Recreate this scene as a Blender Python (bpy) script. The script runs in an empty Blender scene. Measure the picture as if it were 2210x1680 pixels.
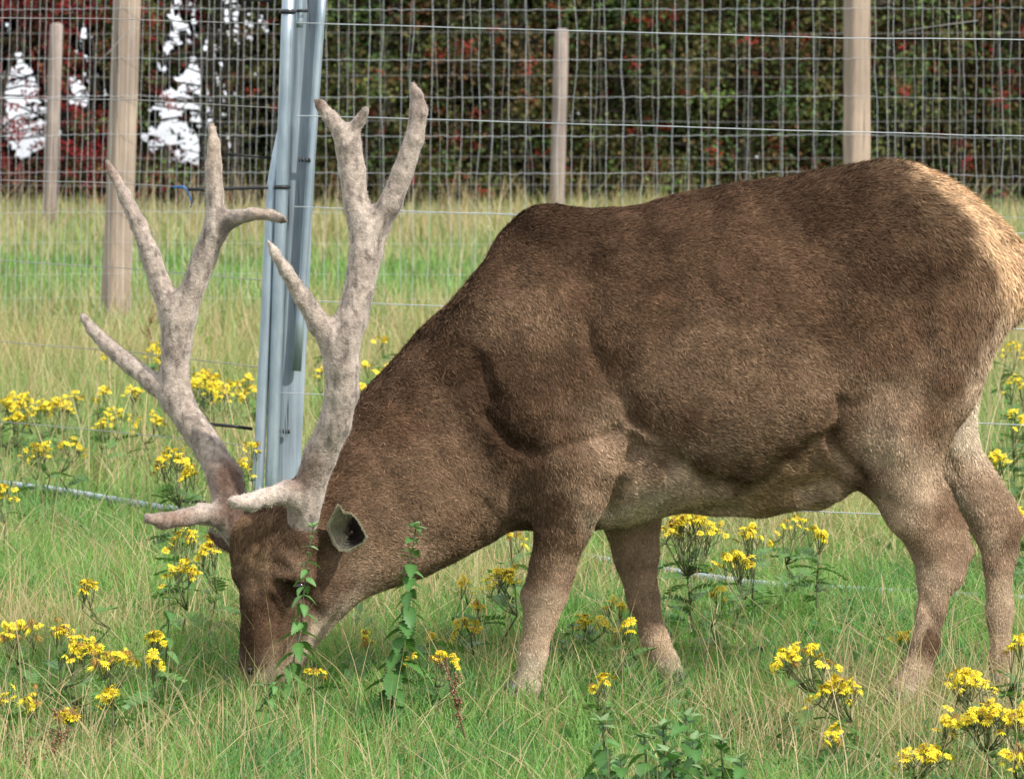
import bpy, math, random
import numpy as np
R = math.radians
rng = np.random.default_rng(11)
random.seed(11)
scene = bpy.context.scene

# ------------------------------------------------------------------ camera, sky, sun, exposure
F, CX, CY = 10179.0, 1104.5, 840.0          # photo measured on a 2209 x 1680 sheet
PIT = math.atan(487.0 / F)
CZ = 1.42
cam_d = bpy.data.cameras.new('camera'); cam = bpy.data.objects.new('camera', cam_d)
scene.collection.objects.link(cam); scene.camera = cam
cam.location = (0, 0, CZ); cam.rotation_euler = (math.pi / 2 - PIT, 0, 0)
cam_d.sensor_width = 36.0; cam_d.lens = 36.0 * F / 2209.0
cam_d.clip_start = 0.5; cam_d.clip_end = 4000
cam_d.dof.use_dof = True; cam_d.dof.focus_distance = 12.0; cam_d.dof.aperture_fstop = 13.0

SUN_DIR = np.array([0.60, -0.52, 0.74]); SUN_DIR = SUN_DIR / np.linalg.norm(SUN_DIR)   # towards the sun
world = bpy.data.worlds.new('World'); scene.world = world; world.use_nodes = True
wn = world.node_tree.nodes; wl = world.node_tree.links; wn.clear()
sky = wn.new('ShaderNodeTexSky'); sky.sky_type = 'NISHITA'; sky.sun_disc = False
sky.sun_elevation = math.asin(SUN_DIR[2]); sky.sun_rotation = math.atan2(SUN_DIR[0], SUN_DIR[1])
sky.air_density = 1.0; sky.dust_density = 2.0
wb = wn.new('ShaderNodeBackground'); wb.inputs[1].default_value = 0.092
wtc = wn.new('ShaderNodeTexCoord'); wnz = wn.new('ShaderNodeTexNoise'); wnz.inputs['Scale'].default_value = 3.2; wnz.inputs['Detail'].default_value = 8
wmp = wn.new('ShaderNodeMapping'); wmp.inputs['Scale'].default_value = (1, 1, 2.6)
wcr = wn.new('ShaderNodeValToRGB'); wcr.color_ramp.elements[0].position = 0.30; wcr.color_ramp.elements[1].position = 0.47
wmx = wn.new('ShaderNodeMix'); wmx.data_type = 'RGBA'; wmx.inputs[7].default_value = (10.5, 10.8, 11.4, 1)      # broken bright cloud all round
wl.new(wtc.outputs['Generated'], wmp.inputs[0]); wl.new(wmp.outputs[0], wnz.inputs['Vector']); wl.new(wnz.outputs[0], wcr.inputs[0])
wl.new(wcr.outputs[0], wmx.inputs[0]); wl.new(sky.outputs[0], wmx.inputs[6]); wl.new(wmx.outputs[2], wb.inputs[0])
wo = wn.new('ShaderNodeOutputWorld'); wl.new(wb.outputs[0], wo.inputs[0])
sd = bpy.data.lights.new('sun', 'SUN'); sd.energy = 3.7; sd.angle = R(1.2); sd.color = (1.0, 0.95, 0.87)
so = bpy.data.objects.new('sun', sd); scene.collection.objects.link(so)
from mathutils import Vector, Matrix
so.rotation_euler = Vector(SUN_DIR).to_track_quat('Z', 'Y').to_euler(); so.location = (4, -4, 12)
scene.view_settings.view_transform = 'Standard'; scene.view_settings.look = 'None'
scene.view_settings.exposure = 0.55; scene.view_settings.gamma = 1.0

# ------------------------------------------------------------------ helpers
FW = np.array([0, math.cos(PIT), -math.sin(PIT)]); UP = np.array([0, math.sin(PIT), math.cos(PIT)])
CAM = np.array([0, 0, CZ])
SL = 0.0372
def P(u, v, y):
    """photo sheet pixel at forward distance y -> world point"""
    d = FW + np.array([1.0, 0, 0]) * ((u - CX) / F) + UP * ((CY - v) / F)
    return CAM + d * (y / d[1])
def proj(p):
    q = p - CAM
    z = q @ FW
    return CX + F * q[:, 0] / z, CY - F * (q @ UP) / z
def ppm(y): return F / y

def _hash(ix, iy, iz, seed):
    h = (ix.astype(np.int64) * 374761393 + iy.astype(np.int64) * 668265263 + iz.astype(np.int64) * 2147483647 + seed * 1274126177) & 0xFFFFFFFF
    h = ((h ^ (h >> 13)) * 1274126177) & 0xFFFFFFFF
    h = h ^ (h >> 16)
    return (h & 0xFFFF) / 65535.0
def noise(p, scale, seed=0):
    """value noise in 0..1 on an (n,3) array"""
    q = np.asarray(p, float) * scale
    i = np.floor(q).astype(np.int64); f = q - i; f = f * f * (3 - 2 * f)
    r = 0
    for dx in (0, 1):
        for dy in (0, 1):
            for dz in (0, 1):
                w = (f[:, 0] if dx else 1 - f[:, 0]) * (f[:, 1] if dy else 1 - f[:, 1]) * (f[:, 2] if dz else 1 - f[:, 2])
                r = r + w * _hash(i[:, 0] + dx, i[:, 1] + dy, i[:, 2] + dz, seed)
    return r
def noise2(x, y, scale, seed=0):
    return noise(np.stack([x, y, np.zeros_like(x)], 1), scale, seed)

def make_mesh(name, V, faces, mats=(), col=None, smooth=False, mat_idx=None):
    V = np.ascontiguousarray(V, np.float32)
    if isinstance(faces, np.ndarray): faces = [faces]
    faces = [np.asarray(f, np.int32) for f in faces if len(f)]
    me = bpy.data.meshes.new(name)
    me.vertices.add(len(V)); me.vertices.foreach_set('co', V.ravel())
    loops = np.concatenate([f.ravel() for f in faces])
    tot = np.concatenate([np.full(len(f), f.shape[1], np.int32) for f in faces])
    start = np.concatenate([[0], np.cumsum(tot)[:-1]]).astype(np.int32)
    me.loops.add(len(loops)); me.loops.foreach_set('vertex_index', loops.astype(np.int32))
    me.polygons.add(len(tot)); me.polygons.foreach_set('loop_start', start); me.polygons.foreach_set('loop_total', tot)
    if mat_idx is not None: me.polygons.foreach_set('material_index', np.asarray(mat_idx, np.int32))
    if smooth: me.polygons.foreach_set('use_smooth', np.ones(len(tot), bool))
    if col is not None:
        a = me.attributes.new('Col', 'FLOAT_COLOR', 'POINT')
        c = np.ones((len(V), 4), np.float32); c[:, :3] = col
        a.data.foreach_set('color', c.ravel())
    for m in mats: me.materials.append(m)
    me.update(calc_edges=True)
    return me
def link(name, data, parent=None, loc=None, rot=None, scale=None):
    o = bpy.data.objects.new(name, data); scene.collection.objects.link(o)
    if parent is not None: o.parent = parent
    if loc is not None: o.location = loc
    if rot is not None: o.rotation_euler = rot
    if scale is not None: o.scale = scale
    return o
def tag(o, label=None, cat=None, group=None, kind=None):
    if label: o['label'] = label
    if cat: o['category'] = cat
    if group: o['group'] = group
    if kind: o['kind'] = kind
    return o
def thing(name, loc, label, cat, group=None, rotz=0):
    o = link(name, None, None, loc, (0, 0, rotz)); o.empty_display_size = 0.1
    return tag(o, label, cat, group)
def wpart(name, me, root):
    """mesh written in world coordinates, hung under an unrotated root"""
    return link(name, me, root, tuple(-Vector(root.location)))

def tube(path, rad, sides=6, cap=True, twist=0.0):
    path = np.asarray(path, float); n = len(path)
    rad = np.full(n, rad, float) if np.isscalar(rad) else np.asarray(rad, float)
    t = np.gradient(path, axis=0); t /= np.linalg.norm(t, axis=1)[:, None] + 1e-9
    ref = np.array([0, 0, 1.0]) if abs(t[:, 2]).mean() < 0.8 else np.array([0, 1.0, 0])
    a = np.cross(t, ref); a /= np.linalg.norm(a, axis=1)[:, None] + 1e-9
    b = np.cross(t, a)
    ang = np.arange(sides) / sides * 2 * math.pi + twist
    V = path[:, None, :] + rad[:, None, None] * (np.cos(ang)[None, :, None] * a[:, None, :] + np.sin(ang)[None, :, None] * b[:, None, :])
    V = V.reshape(-1, 3)
    i = np.arange(n - 1)[:, None] * sides; j = np.arange(sides)[None, :]; k = (j + 1) % sides
    Q = np.stack([i + j, i + k, i + sides + k, i + sides + j], -1).reshape(-1, 4)
    fs = [Q]
    if cap:
        fs.append(np.array([list(range(sides))[::-1]])); fs.append(np.array([[(n - 1) * sides + q for q in range(sides)]]))
    return V, fs
class MB:
    def __init__(s): s.V = []; s.f = {}; s.n = 0; s.c = []
    def add(s, V, fs, col=None):
        V = np.asarray(V, float)
        if isinstance(fs, np.ndarray): fs = [fs]
        for f in fs:
            f = np.asarray(f)
            if len(f): s.f.setdefault(f.shape[1], []).append(f + s.n)
        s.V.append(V); s.n += len(V)
        if col is not None: s.c.append(np.broadcast_to(np.asarray(col, float), (len(V), 3)))
        return s
    def tube(s, path, rad, sides=6, col=None, cap=True): return s.add(*tube(path, rad, sides, cap), col=col)
    def mesh(s, name, mats, smooth=False):
        return make_mesh(name, np.concatenate(s.V), [np.concatenate(v) for v in s.f.values()], mats,
                         np.concatenate(s.c) if s.c else None, smooth)

# ------------------------------------------------------------------ materials
def new_mat(name):
    m = bpy.data.materials.new(name); m.use_nodes = True
    nt = m.node_tree; nt.nodes.clear()
    out = nt.nodes.new('ShaderNodeOutputMaterial')
    return m, nt, out
def leaf_mat(name, rough=0.6, trans=0.35, spec=0.25, tint=(1, 1, 1)):
    """colour from the mesh's own 'Col' attribute, thin and slightly translucent"""
    m, nt, out = new_mat(name); N = nt.nodes.new; L = nt.links.new
    at = N('ShaderNodeAttribute'); at.attribute_name = 'Col'
    bs = N('ShaderNodeBsdfPrincipled'); bs.inputs['Roughness'].default_value = rough
    bs.inputs['Specular IOR Level'].default_value = spec
    tr = N('ShaderNodeBsdfTranslucent'); mx = N('ShaderNodeMixShader'); mx.inputs[0].default_value = trans
    mul = N('ShaderNodeMix'); mul.data_type = 'RGBA'; mul.blend_type = 'MULTIPLY'; mul.inputs[0].default_value = 1
    mul.inputs[7].default_value = (1.15, 1.2, 0.75, 1)
    L(at.outputs['Color'], bs.inputs['Base Color']); L(at.outputs['Color'], mul.inputs[6]); L(mul.outputs[2], tr.inputs[0])
    L(bs.outputs[0], mx.inputs[1]); L(tr.outputs[0], mx.inputs[2]); L(mx.outputs[0], out.inputs[0])
    return m
def attr_mat(name, rough=0.7, spec=0.2, bump=0.0, bscale=300, var=0.0, vscale=60, sheen=0.0):
    m, nt, out = new_mat(name); N = nt.nodes.new; L = nt.links.new
    at = N('ShaderNodeAttribute'); at.attribute_name = 'Col'
    bs = N('ShaderNodeBsdfPrincipled'); bs.inputs['Roughness'].default_value = rough
    bs.inputs['Specular IOR Level'].default_value = spec
    if sheen: bs.inputs['Sheen Weight'].default_value = sheen; bs.inputs['Sheen Roughness'].default_value = 0.5
    src = at.outputs['Color']
    tc = N('ShaderNodeTexCoord')
    if var:
        nz = N('ShaderNodeTexNoise'); nz.inputs['Scale'].default_value = vscale; nz.inputs['Detail'].default_value = 6
        L(tc.outputs['Object'], nz.inputs['Vector'])
        mr = N('ShaderNodeMapRange'); mr.inputs[1].default_value = 0.3; mr.inputs[2].default_value = 0.7
        mr.inputs[3].default_value = 1 - var; mr.inputs[4].default_value = 1 + var
        L(nz.outputs[0], mr.inputs[0])
        vm = N('ShaderNodeVectorMath'); vm.operation = 'SCALE'; L(src, vm.inputs[0]); L(mr.outputs[0], vm.inputs['Scale']); src = vm.outputs[0]
    L(src, bs.inputs['Base Color'])
    if bump:
        nb = N('ShaderNodeTexNoise'); nb.inputs['Scale'].default_value = bscale; nb.inputs['Detail'].default_value = 4
        L(tc.outputs['Object'], nb.inputs['Vector'])
        bp = N('ShaderNodeBump'); bp.inputs['Strength'].default_value = bump; bp.inputs['Distance'].default_value = 0.004
        L(nb.outputs[0], bp.inputs['Height']); L(bp.outputs[0], bs.inputs['Normal'])
    L(bs.outputs[0], out.inputs[0])
    return m
def flat_mat(name, col, rough=0.6, metal=0.0, spec=0.4, var=0.15, scale=40, stretch=(1, 1, 1), bump=0.0, col2=None, lo=0.35, hi=0.65, crack=0.0):
    m, nt, out = new_mat(name); N = nt.nodes.new; L = nt.links.new
    bs = N('ShaderNodeBsdfPrincipled'); bs.inputs['Roughness'].default_value = rough; bs.inputs['Metallic'].default_value = metal
    bs.inputs['Specular IOR Level'].default_value = spec
    tc = N('ShaderNodeTexCoord'); mp = N('ShaderNodeMapping'); mp.inputs['Scale'].default_value = stretch
    nz = N('ShaderNodeTexNoise'); nz.inputs['Scale'].default_value = scale; nz.inputs['Detail'].default_value = 7; nz.inputs['Roughness'].default_value = 0.62
    L(tc.outputs['Object'], mp.inputs[0]); L(mp.outputs[0], nz.inputs['Vector'])
    cr = N('ShaderNodeValToRGB'); cr.color_ramp.elements[0].position = lo; cr.color_ramp.elements[1].position = hi
    c2 = col2 or tuple(min(1, c * (1 + var)) for c in col)
    c1 = col if col2 else tuple(c * (1 - var) for c in col)
    cr.color_ramp.elements[0].color = (*c1, 1); cr.color_ramp.elements[1].color = (*c2, 1)
    L(nz.outputs[0], cr.inputs[0]); src = cr.outputs[0]
    if crack:      # drying cracks and weather stains
        m2 = N('ShaderNodeMapping'); m2.inputs['Scale'].default_value = (22, 22, 0.9); n3 = N('ShaderNodeTexNoise'); n3.inputs['Scale'].default_value = 3.0; n3.inputs['Detail'].default_value = 3
        L(tc.outputs['Object'], m2.inputs[0]); L(m2.outputs[0], n3.inputs['Vector'])
        c3 = N('ShaderNodeValToRGB'); c3.color_ramp.elements[0].position = .30; c3.color_ramp.elements[1].position = .36; c3.color_ramp.elements[0].color = (1 - crack,) * 3 + (1,)
        n4 = N('ShaderNodeTexNoise'); n4.inputs['Scale'].default_value = 2.6; n4.inputs['Detail'].default_value = 5; L(tc.outputs['Object'], n4.inputs['Vector'])
        c4 = N('ShaderNodeValToRGB'); c4.color_ramp.elements[0].position = .35; c4.color_ramp.elements[1].position = .62; c4.color_ramp.elements[0].color = (.68, .68, .70, 1)
        L(n3.outputs[0], c3.inputs[0]); L(n4.outputs[0], c4.inputs[0])
        for cc_ in (c3, c4):
            mm = N('ShaderNodeMix'); mm.data_type = 'RGBA'; mm.blend_type = 'MULTIPLY'; mm.inputs[0].default_value = 1; L(src, mm.inputs[6]); L(cc_.outputs[0], mm.inputs[7]); src = mm.outputs[2]
    L(src, bs.inputs['Base Color'])
    if bump:
        bp = N('ShaderNodeBump'); bp.inputs['Strength'].default_value = bump; bp.inputs['Distance'].default_value = 0.004
        L(nz.outputs[0], bp.inputs['Height']); L(bp.outputs[0], bs.inputs['Normal'])
    L(bs.outputs[0], out.inputs[0])
    return m
M = {}
M['grass'] = leaf_mat('grass_blade', 0.55, 0.35, 0.3)
M['leaf'] = leaf_mat('weed_leaf', 0.5, 0.25, 0.35)
M['hedge'] = leaf_mat('hedge_leaf', 0.6, 0.2, 0.2)
M['bark'] = flat_mat('bark', (0.05, 0.04, 0.03), 0.9, var=0.4, scale=20, stretch=(1, 1, 0.3), bump=0.5)
M['berry'] = flat_mat('berry', (0.28, 0.03, 0.018), 0.35, var=0.3, scale=3)
M['berry_red'] = flat_mat('berry_red', (0.24, 0.012, 0.014), 0.4, var=0.3, scale=3)
M['fur'] = attr_mat('deer_fur', 0.85, 0.04)
M['hide'] = attr_mat('deer_hide', 0.9, 0.03, 0.6, 220, 0.25, 40)
M['velvet'] = attr_mat('antler_velvet', 0.9, 0.05, 0.75, 190, 0.3, 70, 0.35)
M['ear'] = attr_mat('ear_skin', 0.8, 0.1, 0.5, 300, 0.2, 80)
M['eye'] = flat_mat('eye_dark', (0.012, 0.008, 0.006), 0.08, spec=0.6)
M['hoof'] = flat_mat('hoof_horn', (0.05, 0.045, 0.04), 0.5)
M['post'] = flat_mat('post_timber', (0.30, 0.225, 0.17), 0.85, scale=9, stretch=(6, 6, 0.3), bump=0.25, crack=.6, col2=(0.42, 0.33, 0.25), lo=0.3, hi=0.7)
M['postgrey'] = flat_mat('post_grey_timber', (0.19, 0.24, 0.275), 0.6, scale=10, stretch=(7, 7, 0.25), bump=0.5, crack=.75, col2=(0.33, 0.39, 0.435), lo=0.3, hi=0.7)
M['postfar'] = flat_mat('post_old_timber', (0.22, 0.17, 0.14), 0.9, scale=8, stretch=(5, 5, 0.3), bump=0.3, crack=.5, col2=(0.38, 0.31, 0.27))
M['galv'] = flat_mat('galvanised_tube', (0.26, 0.32, 0.37), 0.45, 0.75, scale=14, stretch=(2, 2, 0.4), col2=(0.40, 0.47, 0.52))
M['wire'] = flat_mat('galvanised_wire', (0.46, 0.49, 0.52), 0.5, 0.3, scale=5, col2=(0.62, 0.65, 0.67))
M['wireold'] = flat_mat('dull_wire', (0.30, 0.29, 0.28), 0.6, 0.3, scale=5, col2=(0.42, 0.41, 0.40))
M['black'] = flat_mat('black_strap', (0.02, 0.02, 0.022), 0.45)
M['blue'] = flat_mat('blue_twine', (0.05, 0.17, 0.45), 0.6)
M['pipe'] = flat_mat('alkathene_pipe', (0.36, 0.40, 0.45), 0.4, var=0.15, scale=6)
M['petal'] = flat_mat('ragwort_petal', (0.72, 0.58, 0.012), 0.6, scale=60, col2=(0.84, 0.72, 0.03))
M['disc'] = flat_mat('ragwort_disc', (0.62, 0.36, 0.012), 0.7, scale=90, var=0.25)

# ------------------------------------------------------------------ ground
def ground_z(x, y):
    x = np.asarray(x, float); y = np.asarray(y, float)
    z = SL * (np.minimum(y, 48) - 12) - 0.045 * np.maximum(y - 50, 0)
    near = np.clip((y - 4) / 4, 0, 1) * np.clip((55 - y) / 6, 0, 1)
    xs = np.atleast_1d(x).ravel() + 0 * np.atleast_1d(y).ravel(); ys = np.atleast_1d(y).ravel() + 0 * xs
    n = (noise2(xs, ys, 0.9, 3) - 0.5) * 0.05
    return z + near * n.reshape(np.broadcast(np.atleast_1d(x), np.atleast_1d(y)).shape).reshape(z.shape)
gx = np.unique(np.concatenate([np.linspace(-12, 12, 97), -np.geomspace(12, 900, 14), np.geomspace(12, 900, 14)]))
gy = np.unique(np.concatenate([np.linspace(-6, 60, 133), np.geomspace(60, 1600, 16), [-40.]]))
GX, GY = np.meshgrid(gx, gy)
GZ = ground_z(GX.ravel(), GY.ravel())
nx, ny = len(gx), len(gy)
ii, jj = np.meshgrid(np.arange(nx - 1), np.arange(ny - 1))
q = (jj * nx + ii).ravel()
gm, nt, out = new_mat('meadow_soil'); N = nt.nodes.new; L = nt.links.new
bs = N('ShaderNodeBsdfPrincipled'); bs.inputs['Roughness'].default_value = 0.95; bs.inputs['Specular IOR Level'].default_value = 0.1
tc = N('ShaderNodeTexCoord'); n1 = N('ShaderNodeTexNoise'); n1.inputs['Scale'].default_value = 1.3; n1.inputs['Detail'].default_value = 8
n2 = N('ShaderNodeTexNoise'); n2.inputs['Scale'].default_value = 22; n2.inputs['Detail'].default_value = 6
L(tc.outputs['Object'], n1.inputs[0]); L(tc.outputs['Object'], n2.inputs[0])
c1 = N('ShaderNodeValToRGB'); c1.color_ramp.elements[0].position = .35; c1.color_ramp.elements[1].position = .65
c1.color_ramp.elements[0].color = (.07, .13, .034, 1); c1.color_ramp.elements[1].color = (.13, .165, .055, 1)
mx = N('ShaderNodeMix'); mx.data_type = 'RGBA'; mx.blend_type = 'MULTIPLY'; mx.inputs[0].default_value = .7
L(n1.outputs[0], c1.inputs[0]); L(c1.outputs[0], mx.inputs[6]); L(n2.outputs[1], mx.inputs[7]); L(mx.outputs[2], bs.inputs['Base Color']); L(bs.outputs[0], out.inputs[0])
g = link('ground', make_mesh('ground', np.stack([GX.ravel(), GY.ravel(), GZ], 1), np.stack([q, q + 1, q + 1 + nx, q + nx], 1), [gm], smooth=True))
tag(g, kind='structure')
def gz1(x, y): return float(ground_z(np.array([x]), np.array([y]))[0])
def y_for(v, H):
    """distance at which a thing of height H standing on the field has its top at sheet row v"""
    return (CZ + 12 * SL - H) / ((v - 353) / F + SL)

# ------------------------------------------------------------------ fences
def square_post(bot, top, half, rot, rounded=0.25, nseg=9, seed=0, taper=0.96):
    bot = np.asarray(bot, float); top = np.asarray(top, float)
    c = half; e = half * (1 - rounded)
    prof = np.array([(c, -e), (c, e), (e, c), (-e, c), (-c, e), (-c, -e), (-e, -c), (e, -c)])
    cs, sn = math.cos(rot), math.sin(rot)
    prof = prof @ np.array([[cs, sn], [-sn, cs]])
    rr = np.random.default_rng(seed)
    V = []
    for k in range(nseg):
        t = k / (nseg - 1); s = 1 + (taper - 1) * t
        w = rr.normal(0, half * 0.025, (8, 2))
        cpt = bot + (top - bot) * t
        V.append(np.column_stack([cpt[0] + prof[:, 0] * s + w[:, 0], cpt[1] + prof[:, 1] * s + w[:, 1], np.full(8, cpt[2])]))
    V.append(np.column_stack([top[0] + prof[:, 0] * .82, top[1] + prof[:, 1] * .82, np.full(8, top[2] + half * .12)]))
    V = np.concatenate(V); n = nseg + 1
    i = np.arange(n - 1)[:, None] * 8; j = np.arange(8)[None, :]; k = (j + 1) % 8
    Q = np.stack([i + j, i + k, i + 8 + k, i + 8 + j], -1).reshape(-1, 4)
    return V, [Q, np.array([list(range(8))[::-1]]), np.array([[(n - 1) * 8 + a for a in range(8)]])]
def post_part(name, root, bot, top, half, rot, mat, seed, **k):
    V, f = square_post(bot, top, half, rot, seed=seed, **k)
    return wpart(name, make_mesh(name, V, f, [mat]), root)

# --- woven deer fence with square timber posts
YB = 25.6
fence = thing('deer_fence', tuple(P(1200, 707, YB) * [1, 1, 0] + [0, 0, gz1(0, YB)]),
              'tall woven wire deer fence with sawn timber posts standing behind the stag', 'fence')
post_part('post', fence, P(247, 760, YB), P(278, -110, YB), 0.066, R(24), M['post'], 1)
post_part('post', fence, P(1848, 720, YB), P(1849, -110, YB), 0.061, R(22), M['post'], 2)
post_part('post', fence, P(-760, 720, YB), P(-755, -110, YB), 0.066, R(20), M['post'], 3)
post_part('post', fence, P(2960, 860, 22.6), P(2960, -150, 22.6), 0.066, R(20), M['post'], 4)
wr = np.random.default_rng(5)
def yB(u):
    if u > 1850: return YB - 0.08 - (u - 1850) * 0.0026
    return YB - 0.08
rows = [-82, 20, 126, 208, 290, 370, 455, 522, 588, 640, 680]
def rowv(v, u):
    """sheet row of a line wire at sheet column u (the run bends towards us past the right post)"""
    y = yB(u)
    return 353 + (v - 353 + (0)) * (YB / y) ** (1 if v > 353 else 1) + (0 if u < 1850 else (u - 1850) * 0.02)
span_us = [(-700, 265), (265, 1848), (1848, 2500)]
for ri, v in enumerate(rows):
    for a, b in span_us:
        n = max(8, int((b - a) / 34) * 2 + 1)
        us = np.linspace(a, b, n)
        sag = 4.0 * np.sin((us - a) / (b - a) * math.pi) + wr.normal(0, .5)
        pts = np.array([P(u, rowv(v, u) + s + (.9 if k % 2 else -.9) + wr.normal(0, .6), yB(u)) for k, (u, s) in enumerate(zip(us, sag))])
        wpart('line_wire', make_mesh('line_wire', *tube(pts, (0.0015 if b > 300 else 0.0013) * (1 if v < 460 else .5), 3, False), [M['wire']], smooth=True), fence)
def stay(u, lean, mat, rad, wob, dy=0.0, vtop=-82, vbot=690, kink=None):
    vs = np.linspace(vtop, vbot, 11)
    ph = wr.uniform(0, 6.28)
    us = u + lean * (400 - vs) / 400 + wob * (np.sin(vs / 110 + ph) * .6 + wr.normal(0, .7, 11))
    if kink is not None: us[kink:kink + 2] += wr.choice([-1, 1]) * 6
    pts = np.array([P(a, rowv(b, a), yB(a) + dy) for a, b in zip(us, vs)])
    wpart('stay_wire', make_mesh('stay_wire', *tube(pts, rad, 3, False), [mat], smooth=True), fence)
u = -300.0
while u < 600:
    stay(u + wr.normal(0, 1.0), 7 + wr.normal(0, 1), M['wire'], 0.0012, 1.5); u += 15.8
u = 700.0
while u < 1820:
    stay(u + wr.normal(0, 2), 2 + wr.normal(0, 2.5), M['wire'], 0.0014, 1.6, kink=(int(wr.integers(2, 8)) if wr.random() < .35 else None)); u += 34 + wr.normal(0, 3)
u = 745.0
while u < 1820:
    stay(u + wr.normal(0, 4), wr.normal(0, 6), M['wireold'], 0.0011, 4.0, 0.15); u += 67
u = 1893.0
while u < 2460:
    stay(u + wr.normal(0, 1.5), -2 + wr.normal(0, 2), M['wire'] if wr.random() < .6 else M['wireold'], 0.0013, 2.6); u += 19 + wr.normal(0, 2)
# loose wire end poking out past the right post, and the strand hooked over the left post
for pl in ([(1938, 78), (1944, 70), (1960, 66), (2010, 58), (2110, 45)], [(205, 140), (238, 110), (262, 82), (286, 62), (300, 62)]):
    pts = np.array([P(a, b, yB(a) - 0.12) for a, b in pl])
    wpart('loose_wire', make_mesh('loose_wire', *tube(pts, 0.0022, 4), [M['wireold']], smooth=True), fence)

# --- old stock fence near the hedge
YC = 35.8
far = thing('stock_fence', (float(P(660, 500, YC)[0]), YC, gz1(0, YC)), 'low old stock fence of thin netting and round posts along the hedge', 'fence')
for k, (ub, vb, ut, vt, hw) in enumerate([(1199, 520, 1212, 66, .056), (104, 520, 122, 54, .052), (-1000, 520, -1000, 60, .055), (2330, 520, 2332, 60, .055)]):
    pts = np.array([P(ub + (ut - ub) * t, vb + (vt - vb) * t, YC) for t in np.linspace(0, 1, 8)] + [P(ut, vt - 4, YC)])
    wpart('post', make_mesh('post', *tube(pts, [hw] * 7 + [hw * .94, hw * .5], 10), [M['postfar']], smooth=True), far)
for v in [72, 165, 262, 340, 400, 450]:
    pts = np.array([P(u, v + 2 * math.sin(u / 210.), YC - .07) for u in np.linspace(-900, 2700, 20)])
    wpart('line_wire', make_mesh('line_wire', *tube(pts, 0.0016, 3, False), [M['wireold']], smooth=True), far)
for u in np.arange(-110, 2330, 78.):
    pts = np.array([P(u + wr.normal(0, 2), v, YC - .07) for v in np.linspace(72, 470, 7)])
    wpart('stay_wire', make_mesh('stay_wire', *tube(pts, 0.0011, 3, False), [M['wireold']], smooth=True), far)

# --- electric fence: galvanised tubes strapped to a grey timber post, smooth wires
def yA(u): return float(np.interp(u, [-1500, 30, 590, 1610, 2209, 3200], [20.2, 17.2, 16.0, 14.5, 14.1, 13.6]))
elf = thing('electric_fence', tuple(P(600, 1149, 16.0) * [1, 1, 0] + [0, 0, gz1(P(600, 1149, 16.)[0], 16.0)]),
            'smooth wire fence on leaning galvanised tubes strapped to grey timber', 'fence')
def bar(name, pts, r, mat, sides=14):
    path = np.array([P(a, b, y) for a, b, y in pts])
    path = np.concatenate([path[k] + (path[k + 1] - path[k]) * np.linspace(0, 1, 9)[:-1, None] for k in range(len(path) - 1)] + [path[-1:]])
    return wpart(name, make_mesh(name, *tube(path, r, sides), [mat], smooth=True), elf)
bar('tube', [(624, -60, 15.93), (581, 1180, 15.93)], .0215, M['galv'])
bar('tube', [(613, 270, 15.99), (600, 330, 15.97), (588, 400, 15.95), (550, 1180, 15.92)], .0190, M['galv'])
bar('tube', [(650, -60, 15.97), (646, 60, 15.97)], .012, M['galv'], 10)
bar('tube', [(698, -60, 15.99), (640, 800, 15.99)], .0150, M['galv'], 10)
V, f = square_post(P(612, 1180, 16.06), P(668, -80, 16.06), .043, R(12), seed=9, nseg=12, taper=1.0)
wpart('timber_post', make_mesh('timber_post', V, f, [M['postgrey']]), elf)
def band(u, v, r, y, h=.012, tilt=0.0):
    c = P(u, v, y); ang = np.linspace(0, 2 * math.pi, 15)
    pts = np.array([c + [r * math.cos(a), r * math.sin(a), tilt * math.cos(a)] for a in ang])
    return wpart('strap', make_mesh('strap', *tube(pts, h / 2, 4, False), [M['black']]), elf)
band(609, 404, .0235, 15.93, .014); band(621, 26, .024, 15.93, .015); band(652, 24, .018, 15.96, .010)
def strip(pl, w, mat, name='strap', y=None):
    pts = np.array([P(a, b, (yA(a) if y is None else y)) for a, b in pl])
    up = np.array([0, 0, w / 2])
    V = np.concatenate([pts + up, pts - up, pts + up + [0, .004, 0], pts - up + [0, .004, 0]]); n = len(pts); Q = []
    for k in range(n - 1):
        Q += [[k, k + 1, n + k + 1, n + k], [2 * n + k + 1, 2 * n + k, 3 * n + k, 3 * n + k + 1], [k + 1, k, 2 * n + k, 2 * n + k + 1], [n + k, n + k + 1, 3 * n + k + 1, 3 * n + k]]
    Q += [[0, n, 3 * n, 2 * n], [n - 1, 3 * n - 1, 4 * n - 1, 2 * n - 1]]
    return wpart(name, make_mesh(name, V, np.array(Q), [mat]), elf)
strip([(592, 404), (560, 405), (500, 407), (452, 409), (405, 409)], .011, M['black'], y=15.94)
strip([(545, 925), (500, 919), (444, 914)], .011, M['black'], y=15.98)
strip([(585, 341), (540, 337), (492, 333)], .008, M['black'], y=15.98)
strip([(446, 1084), (410, 1081), (380, 1079)], .011, M['black'], y=16.3)
strip([(590, 2), (540, 0), (490, -3)], .010, M['black'], y=15.98)
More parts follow.
